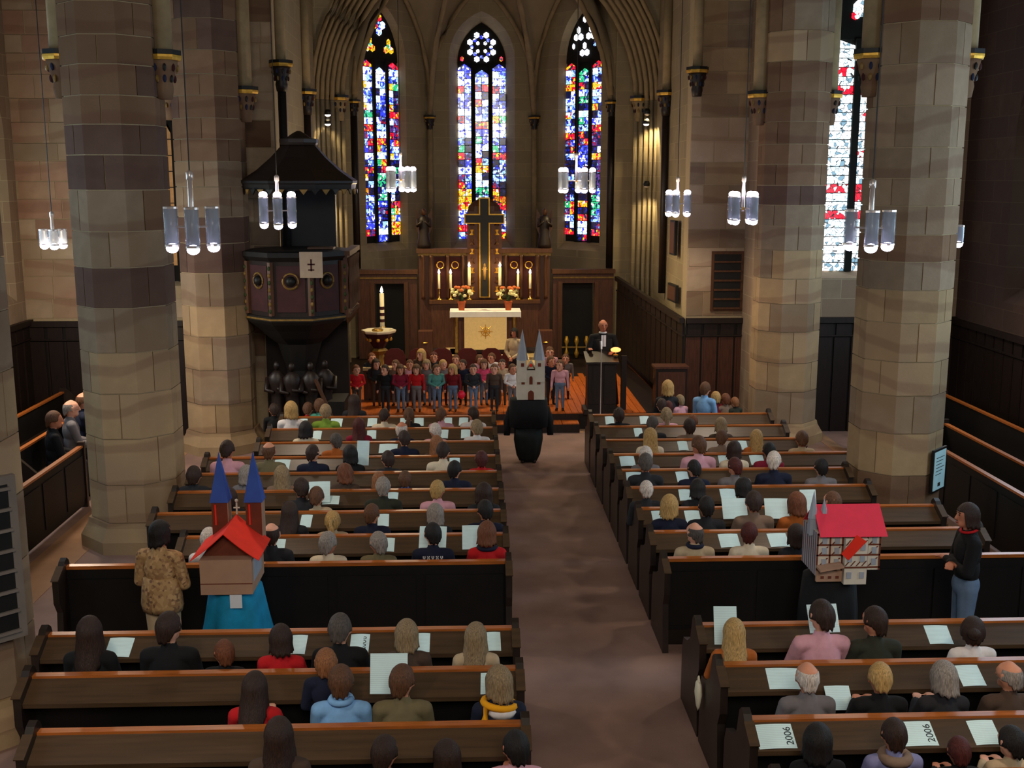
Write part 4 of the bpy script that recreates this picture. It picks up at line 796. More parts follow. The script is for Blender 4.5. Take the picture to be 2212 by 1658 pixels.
# -- hair: a shell from crown to hem, falling straight below the widest part for long styles
def hair_mesh(style):
    n = 44; rr = random.Random(hash(style) % 100 if 0 else sum(map(ord, style)))
    vol = {'s': .010, 'b': .018, 'l': .016, 't': .012, 'u': .013, 'd': .006, 'h': .007, 'c': .026}[style]
    hem = {'s': (.062, -.015, -.085), 'b': (.05, -.1, -.12), 'l': (.055, -.2, -.29), 't': (.055, -.04, -.08), 'u': (.055, -.03, -.07), 'd': (.0, -.02, -.08), 'h': (.085, -.015, -.08), 'c': (.05, -.1, -.13)}[style]
    start = {'d': 58, 'h': 0}.get(style, 0); rings = []; steps = 12
    rx, ry, rz_ = .079+vol, .094+vol, .116+vol
    def hemz(p):                                              # p = angle from the face, 0..pi
        d = math.degrees(p)
        if d < 48: return hem[0]
        if d < 72: t = (d-48)/24; return hem[0]+(hem[1]-hem[0])*t*t*(3-2*t)
        if d < 115: return hem[1]
        t = min((d-115)/35, 1); return hem[1]+(hem[2]-hem[1])*t
    def pt(phi, t, inner):
        p = abs((phi+PI) % (2*PI)-PI); hz_ = hemz(p); k = .9 if inner else 1.0
        th0 = math.radians(start)
        if style == 'd' and p < math.radians(75): th0 = math.radians(95); hz_ = -.012
        thh = math.acos(max(-1, min(1, hz_/rz_))) if hz_ > -.03 else math.radians(104); zz_eq = rz_*math.cos(math.radians(104))
        hz_ += .012*math.sin(phi*13+rr_[0])*(1 if hz_ < -.03 else 0); long_ = max(0, zz_eq-hz_) if hz_ <= -.03 else 0; Lt = thh*rz_+long_; s = t*Lt
        wob = 1+.03*math.sin(phi*9+rr_[0]+t*2)*t+.025*math.sin(phi*19+rr_[1]+t*4)*min(1, t*2)+.012*math.sin(phi*31+t*9)+(.07*math.sin(phi*7+t*11) if style == 'c' else 0)
        if s <= thh*rz_ or not long_:
            th = th0+(thh-th0)*min(1, s/(thh*rz_)); rad = math.sin(th); z = rz_*math.cos(th)
        else:
            th = thh; rad = math.sin(th)+.12*min(1, (s-thh*rz_)/.1)*(1 if style in 'blc' else -.6); z = zz_eq-(s-thh*rz_)
            if style == 'l' and p > 1.6: rad += .35*min(1, max(0, (-.12-z)/.12))*math.sin((p-1.6)/1.54*PI/2)
        return (rx*rad*wob*k*math.sin(phi), ry*rad*wob*k*math.cos(phi)-.006, z*(1 if not inner else .97))
    rr_ = (rr.random()*6, rr.random()*6); mb = MB()
    for i in range(steps+1): rings.append([pt(2*PI*j/n, max(i/steps, .015), False) for j in range(n)])
    for i in range(steps, max(2, steps-5), -1): rings.append([pt(2*PI*j/n, i/steps, True) for j in range(n)])
    mb.loft(rings, cap=False)
    if style != 'd': mb.add(rings[0], [tuple(range(n))])
    if style == 't': mb.tube([(0, -.09, .05), (0, -.15, .04), (0, -.17, -.04), (0, -.155, -.16), (0, -.14, -.24)], [.02, .032, .036, .03, .008], 8)
    if style == 'u': mb.sphere((0, -.125, .03), (.05, .045, .045), 10, 8)
    me = mb.mesh('hair', 'hair_br', True); return me
HAIR = {k: hair_mesh(k) for k in 'sbltudhc'}
STW = {'s': 'short', 'b': 'bobbed', 'l': 'long', 't': 'ponytailed', 'u': 'bun-tied', 'd': 'balding', 'h': 'thin', 'c': 'curly'}
face_me = [MB().sphere((-.032, .091, .018), (.011, .008, .007), 7, 5).sphere((.032, .091, .018), (.011, .008, .007), 7, 5).mesh('eyes', 'eye'), MB().sphere((0, .1, -.062), (.024, .008, .007), 8, 5).mesh('mouth', 'lip'),
           MB().tube([(-.05, .088, .034), (-.032, .096, .04), (-.015, .098, .037)], .004, 5).tube([(.05, .088, .034), (.032, .096, .04), (.015, .098, .037)], .004, 5).mesh('eyebrows', 'hair_db')]
VAR = {}
def var(key, **kw):
    if key not in VAR: VAR[key] = figure(**kw)
    return VAR[key]
PC = [0]
def person(v, loc, rz, s, style, hc, top, legs='charcoal', label='', group=None, face=False, skin=None):
    PC[0] += 1; o = link('person', v['body'], None, loc, rz); o.scale = (s, s, s); setmat(o, skin or SK[PC[0] % 3]); tag(o, label, 'person', group)
    for nm, m_ in (('top', 'cloth_'+top), ('trousers', 'cloth_'+legs), ('shoes', 'shoe')): setmat(link(nm, v[nm], o), m_)
    if style: 
        h = setmat(link('hair', HAIR[style], o, v['head']), 'hair_'+hc); h.rotation_euler = (v['tilt'], 0, v['yaw']); h.scale = (v['hs'],)*3
    if face:
        for fm in face_me:
            f = link(fm.name.split('.')[0], fm, o, v['head']); f.rotation_euler = (v['tilt'], 0, v['yaw']); f.scale = (v['hs'],)*3
    return o
SITS = [dict(arms='lap', yaw=0), dict(arms='read', yaw=.25, tilt=-.12), dict(arms='lap', yaw=-.35), dict(arms='read', yaw=-.1, tilt=-.18), dict(arms='lap', yaw=.45)]
# one line per listener: row, x and y of the crown in the photograph, hair style, hair colour, top colour
LEFT = """13 600 1553 l db brown|13 830 1590 s db charcoal|13 965 1600 b db charcoal|13 1115 1580 s bk pink
12 548 1453 l db red|12 735 1438 s br lightblue|12 868 1437 s br olive|12 1078 1440 b ab navy
11 190 1335 l db black|11 362 1325 s db black|11 483 1383 s au black|11 605 1350 b db red|11 733 1328 s dg black|11 878 1340 b ab brown|11 1028 1345 l ab beige
9 450 1140 s wh white|9 585 1130 d db charcoal|9 708 1150 s gr cream|9 817 1150 s gr olive|9 935 1130 s bk navy|9 1052 1128 b au red
8 625 1085 l db charcoal|8 718 1105 t bl beige|8 803 1088 s br navy|8 940 1088 b gr charcoal|8 1048 1080 s bk navy
7 495 1055 s db black|7 650 1033 s db charcoal|7 683 1053 s br beige|7 827 1030 h gr darkgreen|7 945 1037 s bl pink|7 1045 1045 b db charcoal
6 418 1008 s db charcoal|6 532 1005 b gr grey|6 608 1008 l ab taupe|6 745 1003 c au brown|6 818 1022 b gi brown|6 875 1018 s br blue|6 982 995 s bk navy
5 490 952 s db pink|5 580 955 d br olive|5 675 960 h db navy|5 756 962 b bk black|5 838 975 s db charcoal|5 957 955 s db cream|5 1040 975 s rd red
4 725 935 s dg orange|4 873 930 s db navy|4 943 943 l gi brown
3 660 912 b bk cream|3 775 903 l rd crimson|3 868 912 d wh navy|3 940 915 s wh pink|3 1030 908 s ab white
2 628 868 b bl white|2 703 873 s ab green|2 830 882 s db cream|2 883 880 t br charcoal|2 953 880 s br pink|2 1022 878 s db white
1 592 872 s db black|1 665 870 s br red|1 690 862 s br aqua|1 765 852 l db charcoal"""
RIGHT = """13 1770 1566 b bk black|13 1935 1550 s db lavender|13 2075 1592 s rd black|13 2190 1570 s bk beige
12 1747 1430 d wh grey|12 1905 1432 s bl black|12 2043 1430 b gr charcoal|12 2185 1427 d gr brown
11 1588 1337 l bl orange|11 1778 1300 s db pink|11 1893 1312 s db darkgreen|11 2105 1335 u db white
9 1502 1128 d dg beige|9 1620 1128 s rd cream|9 1722 1132 b db charcoal
8 1447 1070 b bl navy|8 1527 1072 s bk charcoal|8 1630 1062 s db taupe|8 1723 1065 b au orange|8 1800 1062 h br pink
7 1397 1037 h wh charcoal|7 1508 1035 b bk charcoal|7 1607 1032 b bk navy
6 1395 980 s dg charcoal|6 1500 993 s bk navy|6 1588 988 s rd grey|6 1673 975 h wh navy|6 1775 990 s bk grey
5 1395 965 h wh grey|5 1510 942 s br pink|5 1587 953 b db cream|5 1662 955 s bk crimson
4 1405 925 l bl cream|4 1560 928 s br taupe|4 1635 928 l bl orange|4 1733 932 s br beige
3 1410 898 s dg charcoal|3 1490 905 s db taupe|3 1558 902 b ab brown
2 1337 882 s db black|2 1440 882 t ab pink|2 1497 897 s au darkgreen
1 1430 862 s db black"""
for side, txt in (('left', LEFT), ('right', RIGHT)):
    rows = {}
    for ln in txt.replace('\n', '|').split('|'):
        f = ln.split(); rows.setdefault(int(f[0]), []).append((float(f[1]), float(f[2]), f[3], f[4], f[5]))
    for r, ps in rows.items():
        ps.sort(key=lambda q: -q[0] if side == 'left' else q[0])
        for i, (px, py, sty, hc, top) in enumerate(ps):
            Y = ROWY[r]+.245; zt = onY(px, py, Y).z; s = (zt-.445)/.885; s = max(.6, min(1.1, s)); kid = s < .82
            Y = ROWY[r]+.245*max(.8, s); p = onY(px, py+20, Y); j = (r*7+i*3+(side == 'right')) % 5
            fem = sty in 'bltuc'
            v = var(('kid', j) if kid else ('sit', j, fem), hz=.52, legs='sit', hs=1.3 if kid else 1.14, sw=.93 if kid else (.84 if fem else .93), **SITS[j])
            nm = {'d': 'balding %s-haired' % HC[hc][1], 'h': 'thin %s-haired' % HC[hc][1]}.get(sty, '%s %s-haired' % (STW[sty], HC[hc][1]))
            lab = '%s %s in %s, %s, %s from aisle' % (nm, 'child' if kid else 'person', {'lightblue': 'light blue', 'darkgreen': 'dark green', 'darkred': 'dark red'}.get(top, top), row_name(r, side), ORD[i+1])
            person(v, (p.x, Y, .445-.445*s), 0, s, sty, hc, top, ('charcoal', 'jeans', 'brown')[(r+i) % 3], lab, 'listeners seated in the pews')
p = onY(703, 1420, 7.93); person(var('boy', hz=.93, hs=1.4, sw=.95, voxel=.016, arms='clasp'), (p.x, 7.93, 0), 0, max(.5, onY(703, 1402, 7.93).z/1.78), 's', 'gi', 'navy', 'jeans', 'ginger-haired boy in navy standing at the second rear left ledge')
# listeners in the left aisle, facing the middle
side_pp = [(115, 888, 's', 'br', 'black', 'short brown-haired person in black, nearest of the listeners in the left aisle'), (152, 864, 'd', 'gr', 'grey', 'balding person in grey, second of the listeners in the left aisle'), (173, 851, 'd', 'br', 'navy', 'balding dark-clad person beside the left pillar, farthest of the left aisle listeners')]
for i, (px, py, sty, hc, top, lab) in enumerate(side_pp):
    q = onX(px, py, -6.17); q.y += .14*(i == 2); s = (q.z-.445)/.885
    person(var(('sit', 0, False), hz=.52, legs='sit', hs=1.14, sw=.93, **SITS[0]), (-6.2, q.y, .445-.445*s), -PI/2+.5, s, sty, hc, top, 'charcoal', lab, 'listeners in the left aisle')
# choir children facing the congregation
CH = """a 770 815 s au red brown|a 832 803 s db black charcoal|a 865 806 b br crimson jeans|a 900 808 b br red grey|a 943 806 s br teal jeans|a 978 812 b bl darkred jeans|a 1022 812 s db charcoal jeans|a 1068 792 s br brown charcoal|a 1107 803 s br white grey|a 1210 780 s br pink jeans
b 812 778 l db charcoal brown|b 855 792 s br taupe grey|b 885 790 s br pink jeans|b 922 795 b ab grey jeans|b 957 790 s bl grey navy|b 1000 790 s db navy charcoal|b 1045 785 b br hotpink jeans|b 1085 786 s db beige brown|b 1190 772 s br navy charcoal
c 803 765 s au charcoal brown|c 910 757 l bl brown jeans|c 937 763 s rd charcoal grey|c 985 775 s br taupe grey|c 1036 770 t br pink grey|c 1062 765 s br white navy|c 1187 752 s br pink grey|c 1222 768 s br grey charcoal"""
YR = {'a': (20.98, 'front'), 'b': (21.55, 'middle'), 'c': (22.15, 'back')}; cnt = {}
KV = [dict(arms='down', yaw=0), dict(arms='clasp', yaw=.25), dict(arms='down', yaw=-.4), dict(arms='clasp', yaw=-.15)]
for ln in CH.replace('\n', '|').split('|'):
    f = ln.split(); Y, rn = YR[f[0]]; px, py = float(f[1]), float(f[2]); p = onY(px, py+10, Y); zt = onY(px, py, Y).z; s = max(.5, min(.78, (zt-PZ)/1.76)); cnt[rn] = cnt.get(rn, 0)+1; i = cnt[rn]
    v = var(('choir', i % 4), hz=.93, hs=1.8, sw=1.25, voxel=.016, **KV[i % 4])
    lab = '%s %s-haired choir child in %s, %s row, %s from the left' % (STW[f[3]], HC[f[4]][1], f[5].replace('hotpink', 'bright pink').replace('darkred', 'dark red'), rn, ORD[i])
    person(v, (p.x, Y, PZ), PI+(.15 if i % 2 else -.15), s, f[3], f[4], f[5], f[6], lab, 'choir children on the chancel floor', True, SK[2] if i % 3 else SK[0])
p = onY(1112, 757, 22.6); person(var('womanchoir', hz=.93, arms='clasp', sw=.92), (p.x, 22.6, PZ), PI-.5, max(.8, (onY(1112, 745, 22.6).z-PZ)/1.73), 'b', 'bk', 'beige', 'charcoal', 'black-haired woman in beige jacket standing behind the choir children', None, True)
# red ball-like balloon held in the front row
tag(MB().lathe([(.01, -.09), (.06, -.05), (.075, .0), (.06, .05), (.01, .085)], seg=12).build('red_ball', mat('ball_red', 'd81838', .4, .05, 5), None, True, onY(997, 852, 20.8)), 'bright red round lantern held between two choir children', 'lantern')
# children on the front right bench
e = thing('front_bench', 'low dark bench in front of the first right pew', 'bench', (4.0, 18.75, 0)); bx(-.95, .95, -.17, .17, .38, .43).build('seat', 'pew_dark', e)
for s_ in (-.85, .85): bx(s_-.03, s_+.03, -.15, .15, 0, .38).build('leg', 'pew_dark', e)
for i, (px, py, sty, hc, top, yw) in enumerate(((1443, 823, 'b', 'bl', 'charcoal', 0), (1470, 855, 's', 'ab', 'pink', .5), (1443, 868, 's', 'rd', 'red', 0), (1522, 826, 's', 'br', 'lightblue', -.6), (1547, 848, 's', 'bl', 'darkred', .3), (1568, 852, 's', 'au', 'taupe', .2), (1588, 860, 's', 'gi', 'darkgreen', .4))):
    Y = 18.72 if i not in (2,) else 18.0; p = onY(px, py+18, Y); zt = onY(px, py, Y).z; s = max(.55, min(1.05, (zt-.44)/.885))
    if i == 2: Y = ROWY[1]+.22
    person(var(('kid', 0) if s < .82 else ('sit', 0, True), hz=.52, legs='sit', hs=1.3 if s < .82 else 1.14, sw=.9, **SITS[0]), (p.x, Y, .445-.445*s), yw, s, sty, hc, top, 'charcoal', '%s %s-haired listener in %s on the front right bench, %s from the aisle' % (STW[sty], HC[hc][1], top.replace('lightblue', 'light blue').replace('darkred', 'dark red').replace('darkgreen', 'dark green'), ORD[i+1]), 'listeners on the front right bench')

# standing woman, left; standing person, right
jk = mat('jacket_pattern', '9c7d55', .85, .1, 8)
nt = jk.node_tree; vv = nt.nodes.new('ShaderNodeTexVoronoi'); vv.inputs['Scale'].default_value = 34; rp = nt.nodes.new('ShaderNodeValToRGB'); rp.color_ramp.interpolation = 'CONSTANT'
for i, (ps_, c) in enumerate(((0, 'a8875c'), (.45, '967350'), (.68, 'b8966a'), (.88, '7a5c46'))):
    if i > 1: rp.color_ramp.elements.new(ps_)
    rp.color_ramp.elements[i].position = ps_; rp.color_ramp.elements[i].color = lin(c)+(1,)
tcx = nt.nodes.new('ShaderNodeTexCoord'); nt.links.new(tcx.outputs['Object'], vv.inputs['Vector']); sc_ = nt.nodes.new('ShaderNodeSeparateColor'); nt.links.new(vv.outputs['Color'], sc_.inputs[0]); nt.links.new(sc_.outputs[0], rp.inputs[0]); nt.links.new(rp.outputs[0], nt.nodes['Principled BSDF'].inputs['Base Color'])
MATS['cloth_pattern'] = jk
v = var('woman', hz=.93, arms='clasp', yaw=-.35, sw=.95, voxel=.011, belly=1.05)
w = person(v, (onY(345, 1200, 9.85).x, 9.85, 0), -.25, .95, 'b', 'bk', 'pattern', 'beige', 'standing woman with black hair in patterned beige jacket beside the blue-draped church model', None, True)
MB().lathe([(.2, .84), (.215, .9), (.2, 1.06), (.18, 1.18)], (0, .0), 20, 0, 1.0, .72).build('jacket_hem', 'cloth_pattern', w, True)
v = var('standing', hz=.93, arms='fold', yaw=.1, sw=.95, voxel=.011)
w = person(v, (onY(2092, 1180, 9.9).x, 9.9, 0), PI/2-.15, .99, 'b', 'db', 'black', 'jeans', 'standing person in black sweater with red collar and jeans beside the veined pillar', None, True)
MB().tube([(.085*math.cos(t*PI/8), .005+.075*math.sin(t*PI/8), 1.475-.02*math.sin(t*PI/8)) for t in range(17)], .014, 6).build('collar', 'cloth_red', w, True)
# preacher
v = var('preacher', hz=.93, arms='preach', yaw=.15, tilt=-.12, sw=1.05, voxel=.011)
pr = person(v, (2.56, 21.22, PZ), PI, 1.0, 'd', 'gr', 'black', 'black', 'preacher in black robe with white bands standing at the lectern', None, True, SK[1])
rb_ = []
for z_, r_ in ((.06, .33), (.4, .3), (.8, .26), (1.1, .22), (1.36, .2)): rb_.append([(r_*(1+.05*math.sin(j*PI/3))*math.cos(2*PI*j/36), .75*r_*(1+.05*math.sin(j*PI/3))*math.sin(2*PI*j/36), z_) for j in range(36)])
MB().loft(rb_).build('robe', 'cloth_black', pr, True)
MB().box(-.045, -.004, .15, .16, 1.22, 1.44).box(.004, .045, .15, .16, 1.22, 1.44).tube([(.062*math.cos(t*PI/8), .01+.065*math.sin(t*PI/8), 1.475) for t in range(17)], .018, 6).build('white_bands', 'linen', pr)

# details worn by single listeners
def find(txt): return [o for o in bpy.data.objects if o.get('label', '').startswith(txt)][0]
q = find('bobbed ash blond-haired person in navy, third rear left')
MB().tube([(.13*math.cos(t), -.01+.1*math.sin(t), 1.03-.02*math.cos(t*1)) for t in [i*2*PI/20 for i in range(21)]], .03, 7).tube([(-.1, -.07, 1.02), (-.13, -.13, .9), (-.14, -.13, .72)], [.035, .045, .05], 7).build('scarf', mat('cloth_yellow', 'e09a10', .9, .1, 9), q, True)
MB().lathe([(.1, .93), (.13, .98), (.1, 1.03)], (.02, -.035), 14, 0, 1, .8).build('white_collar', 'cloth_white', q, True)
q = find('bobbed auburn-haired person in red, ninth left'); MB().tube([(.1*math.cos(t), .0+.09*math.sin(t), 1.045) for t in [i*2*PI/16 for i in range(17)]], .026, 6).build('navy_collar', 'cloth_navy', q, True)
q = find('balding dark grey-haired person in beige, ninth right'); MB().tube([(.085*math.cos(t), .0+.08*math.sin(t), 1.06) for t in [i*2*PI/16 for i in range(17)]], .026, 6).build('navy_collar', 'cloth_navy', q, True)
q = find('short brown-haired person in light blue'); MB().tube([(.08*math.cos(t), .0+.08*math.sin(t), 1.06) for t in [i*2*PI/16 for i in range(17)]], .028, 6).build('collar', 'cloth_lightblue', q, True)
q = find('short dark brown-haired person in lavender'); MB().tube([(.1*math.cos(t), -.02+.1*math.sin(t), 1.03) for t in [i*2*PI/16 for i in range(17)]], .045, 7).build('hood', 'cloth_taupe', q, True)
q = find('short black-haired person in navy, ninth left')                        # pale lettering across the shoulders, not legible
for i in range(5):
    a = -.1+i*.05; MB().box(a-.014, a-.004, -.125, -.118, .93, .985).box(a+.006, a+.016, -.125, -.118, .93, .985).box(a-.014, a+.016, -.125, -.118, .95+.012*(i % 2), .962+.012*(i % 2)).build('white_print', 'cloth_white', q)
# ---------------------------------------------------------------- carried church models and their wearers
def drape(rings, n=48, folds=9, amp=.06, sq=1.0, pw=2):
    def se(t): return (abs(math.cos(t))**pw+abs(math.sin(t))**pw)**(-1/pw)
    mb = MB(); mb.loft([[(se(2*PI*j/n)*r*(1+amp*f*math.sin(folds*2*PI*j/n))*math.cos(2*PI*j/n), sq*se(2*PI*j/n)*r*(1+amp*f*math.sin(folds*2*PI*j/n))*math.sin(2*PI*j/n), z) for j in range(n)] for r, z, f in rings]); return mb
mat('cardboard', 'a8846c', .9, .08, 8); mat('card_red', 'e8301c', .85, .06, 8); mat('card_pink', 'ea3a52', .85, .06, 8); mat('card_blue', '3a58aa', .85, .1, 8); mat('card_white', 'cfc6b6', .9, .06, 8); mat('card_brown', '6b3524', .9, .15, 8); mat('card_grey', '9aa0aa', .9, .06, 8)
mat('cloth_turq', '0d7fa8', .8, .18, 6); mat('cloth_deepblue', '0a5aa0', .8, .18, 6)
cv = dict(hz=.93, hs=1.25, sw=.92, voxel=.016)
# left: cardboard church with red roof and blue spires over a blue-draped child
CX, CY = -2.24, 9.75
e = thing('church_model', 'cardboard church model with red roof and two blue spires', 'church model', (CX, CY, .98), 0)
bx(-.235, .235, -.02, .56, 0, .33).build('box', 'cardboard', e); bx(-.237, .237, -.024, -.02, .1, .108).build('flap_line', 'card_brown', e); bx(.235, .24, .05, .42, .1, .33).build('blue_side', 'card_grey', e)
MB().prism([(-.235, .33), (.235, .33), (0, .54)], .1, .12, 'y').build('gable', 'card_brown', e)
for s in (-1, 1):
    pts = []
    for i in range(7): t = i/6; pts.append((s*.31*t, .59-.25*t-.012*math.sin(PI*t)))
    MB().prism(pts+[(x_, z_-.008) for x_, z_ in pts[::-1]], -.06, .55, 'y').build('roof', 'card_red', e)
for tx in (-.15, .17):
    bx(tx-.075, tx+.075, .5, .65, .3, .72).build('tower', 'card_brown', e); bx(tx+.075, tx+.08, .5, .65, .3, .72).build('tower_side', 'cardboard', e); bx(tx-.045, tx-.03, .492, .5, .5, .7).build('tower_trim', 'card_red', e)
    MB().lathe([(.125, .72), (.0, 1.2)], (tx, .575), 4, 0, 1, 1, PI/4).build('spire', 'card_blue', e)
MB().tube([(0, .56, .56), (0, .56, .7)], .01, 5).tube([(-.03, .56, .65), (.03, .56, .65)], .008, 5).sphere((0, .56, .72), .018, 6, 5).build('ridge_figure', 'card_white', e)
o = person(var('costume', arms='down', **cv), (CX+.02, CY+.28, 0), PI, .66, 's', 'br', 'blue', 'blue', 'child draped in blue cloth under the red-roofed church model', 'children wearing church models')
d_ = drape([(.16, 1.58, 0), (.36, 1.45, .2), (.42, 1.0, .6), (.5, .5, 1), (.58, .06, 1.2)], folds=6, amp=.13); d_.build('cape', 'cloth_turq', o, True)
tag(bx(-.055, .055, -.004, 0, 0, .13).build('note', 'linen', None, False, (onY(510, 1300, 9.74).x, 9.74, .845)), 'white note pinned to the blue cloth under the church model', 'note')
# right: half-timbered house with pink roof
CX, CY = 3.5, 9.75
e = thing('house_model', 'half-timbered cardboard house model with bright pink roof', 'house model', (CX, CY, 1.03), 0)
bx(-.3, .3, 0, .42, .1, .46).build('walls', 'card_white', e); bx(-.05, .16, -.06, .0, -.02, .42).build('annex', 'card_white', e); bx(-.3, -.06, -.03, .0, .0, .1).build('porch_front', 'cardboard', e)
for k in range(6): bx(-.3+k*.117, -.285+k*.117, -.006, 0, .1, .46).build('timber', 'card_brown', e)
for z_ in (.12, .24, .34, .44): bx(-.3, .3, -.006, 0, z_, z_+.014).build('timber', 'card_brown', e)
for k in range(5):
    for z_ in (.17, .28, .38):
        if 1 < k < 4 and z_ < .37: continue
        a = -.28+k*.117; bx(a+.03, a+.075, -.008, 0, z_-.02, z_+.04).build('window_pane', 'card_grey', e); MB().prism([(a, z_-.03), (a+.012, z_-.03), (a+.09, z_+.05), (a+.078, z_+.05)], -.007, 0, 'y').build('brace', 'card_brown', e)
for a in (-.03, .09):
    for z_ in (.04, .2, .31): bx(a, a+.045, -.068, -.06, z_, z_+.06).build('window_pane', 'card_grey', e)
for z_ in (.14, .26): bx(-.05, .16, -.066, -.06, z_, z_+.014).build('timber', 'card_brown', e)
for k in range(4):
    for z_ in (.16, .36): MB().prism([(-.05+k*.052, z_), (-.04+k*.052, z_), (.0+k*.052, z_+.05), (-.01+k*.052, z_+.05)], -.065, -.06, 'y').build('brace', 'card_brown', e)
for k in range(7): bx(-.306, -.3, .02+k*.06, .035+k*.06, .05, .46).build('timber', 'card_brown', e)
bx(-.304, -.3, 0, .42, .05, .46).build('side_wall', 'card_grey', e)
MB().prism([(-.06, .44), (-.05, .45), (.2, .68), (.47, .45), (.48, .44), (.2, .665)], -.29, .34, 'x').build('roof', 'card_pink', e)
MB().prism([(-.09, .28), (-.02, .22), (.14, .4), (.05, .46)], -.075, -.06, 'y').build('red_flap', 'card_red', e)
MB().prism([(-.3, .13), (-.08, .17), (-.08, .185), (-.3, .15)], -.14, -.0, 'y').build('porch_roof', 'cardboard', e)
for k in range(3): bx(-.26+k*.07, -.23+k*.07, -.036, -.03, .03, .055).build('porch_window', 'card_brown', e)
for tx, zt in ((-.3, .83), (-.2, .75)):
    bx(tx-.035, tx+.035, .12, .19, .4, .56).build('turret', 'card_grey', e); MB().lathe([(.05, .56), (.0, zt)], (tx, .155), 6).build('turret_spire', 'card_grey', e)
o = person(var('costume', arms='down', **cv), (CX-.08, CY+.26, 0), PI, .68, 's', 'db', 'black', 'black', 'child in black under the pink-roofed house model', 'children wearing church models')
drape([(.16, 1.55, 0), (.36, 1.45, .2), (.4, 1.0, .5), (.42, .35, .8)], folds=9).build('cape', 'cloth_black', o, True)
# middle: white church with two grey spires in the aisle
CX, CY = 1.0, 18.1
e = thing('church_model', 'white paper church model with two pale grey spires in the aisle', 'church model', (CX, CY, 1.1))
bx(-.23, .23, 0, .35, 0, .52).build('box', 'card_white', e); MB().prism([(-.1, .5), (.1, .5), (0, .68)], 0, .02, 'y').build('gable', 'card_white', e); MB().sphere((0, .0, .58), (.03, .02, .03), 7, 5).build('red_finial', 'card_red', e)
for s in (-1, 1):
    bx(s*.15-.08, s*.15+.08, -.01, .16, .3, .66).build('tower', 'card_white', e); MB().lathe([(.1, .66), (.0, 1.18)], (s*.14, .08), 6).build('spire', 'card_grey', e)
    bx(s*.14-.025, s*.14+.025, -.016, -.01, .56, .62).build('tower_window', 'card_brown', e); MB().prism(arch_pts(.028, .26, .34, .38, 4), -.006, 0, 'y').build('window', 'card_brown', e, False, (s*.13, 0, 0))
MB().prism(arch_pts(.028, .26, .36, .4, 4), -.006, 0, 'y').build('window', 'card_brown', e); MB().prism(arch_pts(.05, .0, .1, .16, 5), -.006, 0, 'y').build('portal', 'card_brown', e)
for s in (-1, 1): MB().prism([(s*.13, .45), (s*.01, .62), (s*.0, .6), (s*.12, .43)], -.008, 0, 'y').build('gable_line', 'gold_dull', e)
o = person(var('costume', arms='down', **cv), (CX-.03, CY+.18, 0), PI, .78, 's', 'db', 'black', 'charcoal', 'child in black cape carrying the white two-spired church model in the aisle', 'children wearing church models')
drape([(.05, 1.395, 0), (.4, 1.39, .0), (.42, 1.1, .2), (.41, .8, .3), (.39, .8, .3)], folds=7, sq=.7, pw=4).build('cape', 'cloth_black', o, True)
for s_ in (-1, 1): MB().tube([(s_*.36, 0, 1.2), (s_*.46, .02, .9), (s_*.47, .06, .6)], [.09, .085, .07], 10).build('sleeve', 'cloth_black', o, True)
drape([(.3, .86, .2), (.31, .5, .6), (.25, .16, .8), (.19, .03, .8)], folds=10, sq=.8).build('skirt', mat('cloth_blackgreen', '141a1a', .8, .3, 5), o, True)

# ---------------------------------------------------------------- song sheets
pm = mat('song_paper', 'd4eeee', .85, .03, 9)
nt = pm.node_tree; N = nt.nodes; L = nt.links; wv = N.new('ShaderNodeTexWave'); wv.bands_direction = 'Y'; wv.inputs['Scale'].default_value = 22; wv.inputs['Distortion'].default_value = .6; tcx = N.new('ShaderNodeTexCoord'); L.new(tcx.outputs['Object'], wv.inputs['Vector'])
rp = N.new('ShaderNodeValToRGB'); rp.color_ramp.elements[0].position = .0; rp.color_ramp.elements[0].color = (.8, .82, .84, 1); rp.color_ramp.elements[1].position = .35; L.new(wv.outputs['Fac'], rp.inputs[0])
mx = N.new('ShaderNodeMix'); mx.data_type = 'RGBA'; mx.blend_type = 'MULTIPLY'; mx.inputs[0].default_value = 1; ramp = [n_ for n_ in N if n_.type == 'VALTORGB'][0]; L.new(ramp.outputs[0], mx.inputs[6]); L.new(rp.outputs[0], mx.inputs[7]); L.new(mx.outputs[2], N['Principled BSDF'].inputs['Base Color'])
mat('ink', '23282c', .8)
tcu = bpy.data.curves.new('year', 'FONT'); tcu.body = '2006'; tcu.align_x = 'CENTER'; tcu.align_y = 'CENTER'; tcu.size = .075; to = bpy.data.objects.new('year', tcu); COL.objects.link(to)
year_me = bpy.data.meshes.new_from_object(to.evaluated_get(bpy.context.evaluated_depsgraph_get())); bpy.data.objects.remove(to); year_me.name = 'year_print'; year_me.materials.clear(); year_me.materials.append(MATS['ink'])
shm = {}
def sheet(w, h):
    k = (round(w, 2), round(h, 2))
    if k not in shm:
        mb = MB(); n = 6; top = [(-w/2+w*i/n, .006*math.sin(PI*i/n)+.002) for i in range(n+1)]
        mb.prism([(x_, z_) for x_, z_ in top]+[(x_, z_-.0015) for x_, z_ in top[::-1]], -h/2, h/2, 'y'); shm[k] = mb.mesh('song_sheet', 'song_paper')
    return shm[k]
SL = math.atan2(.11, .21)
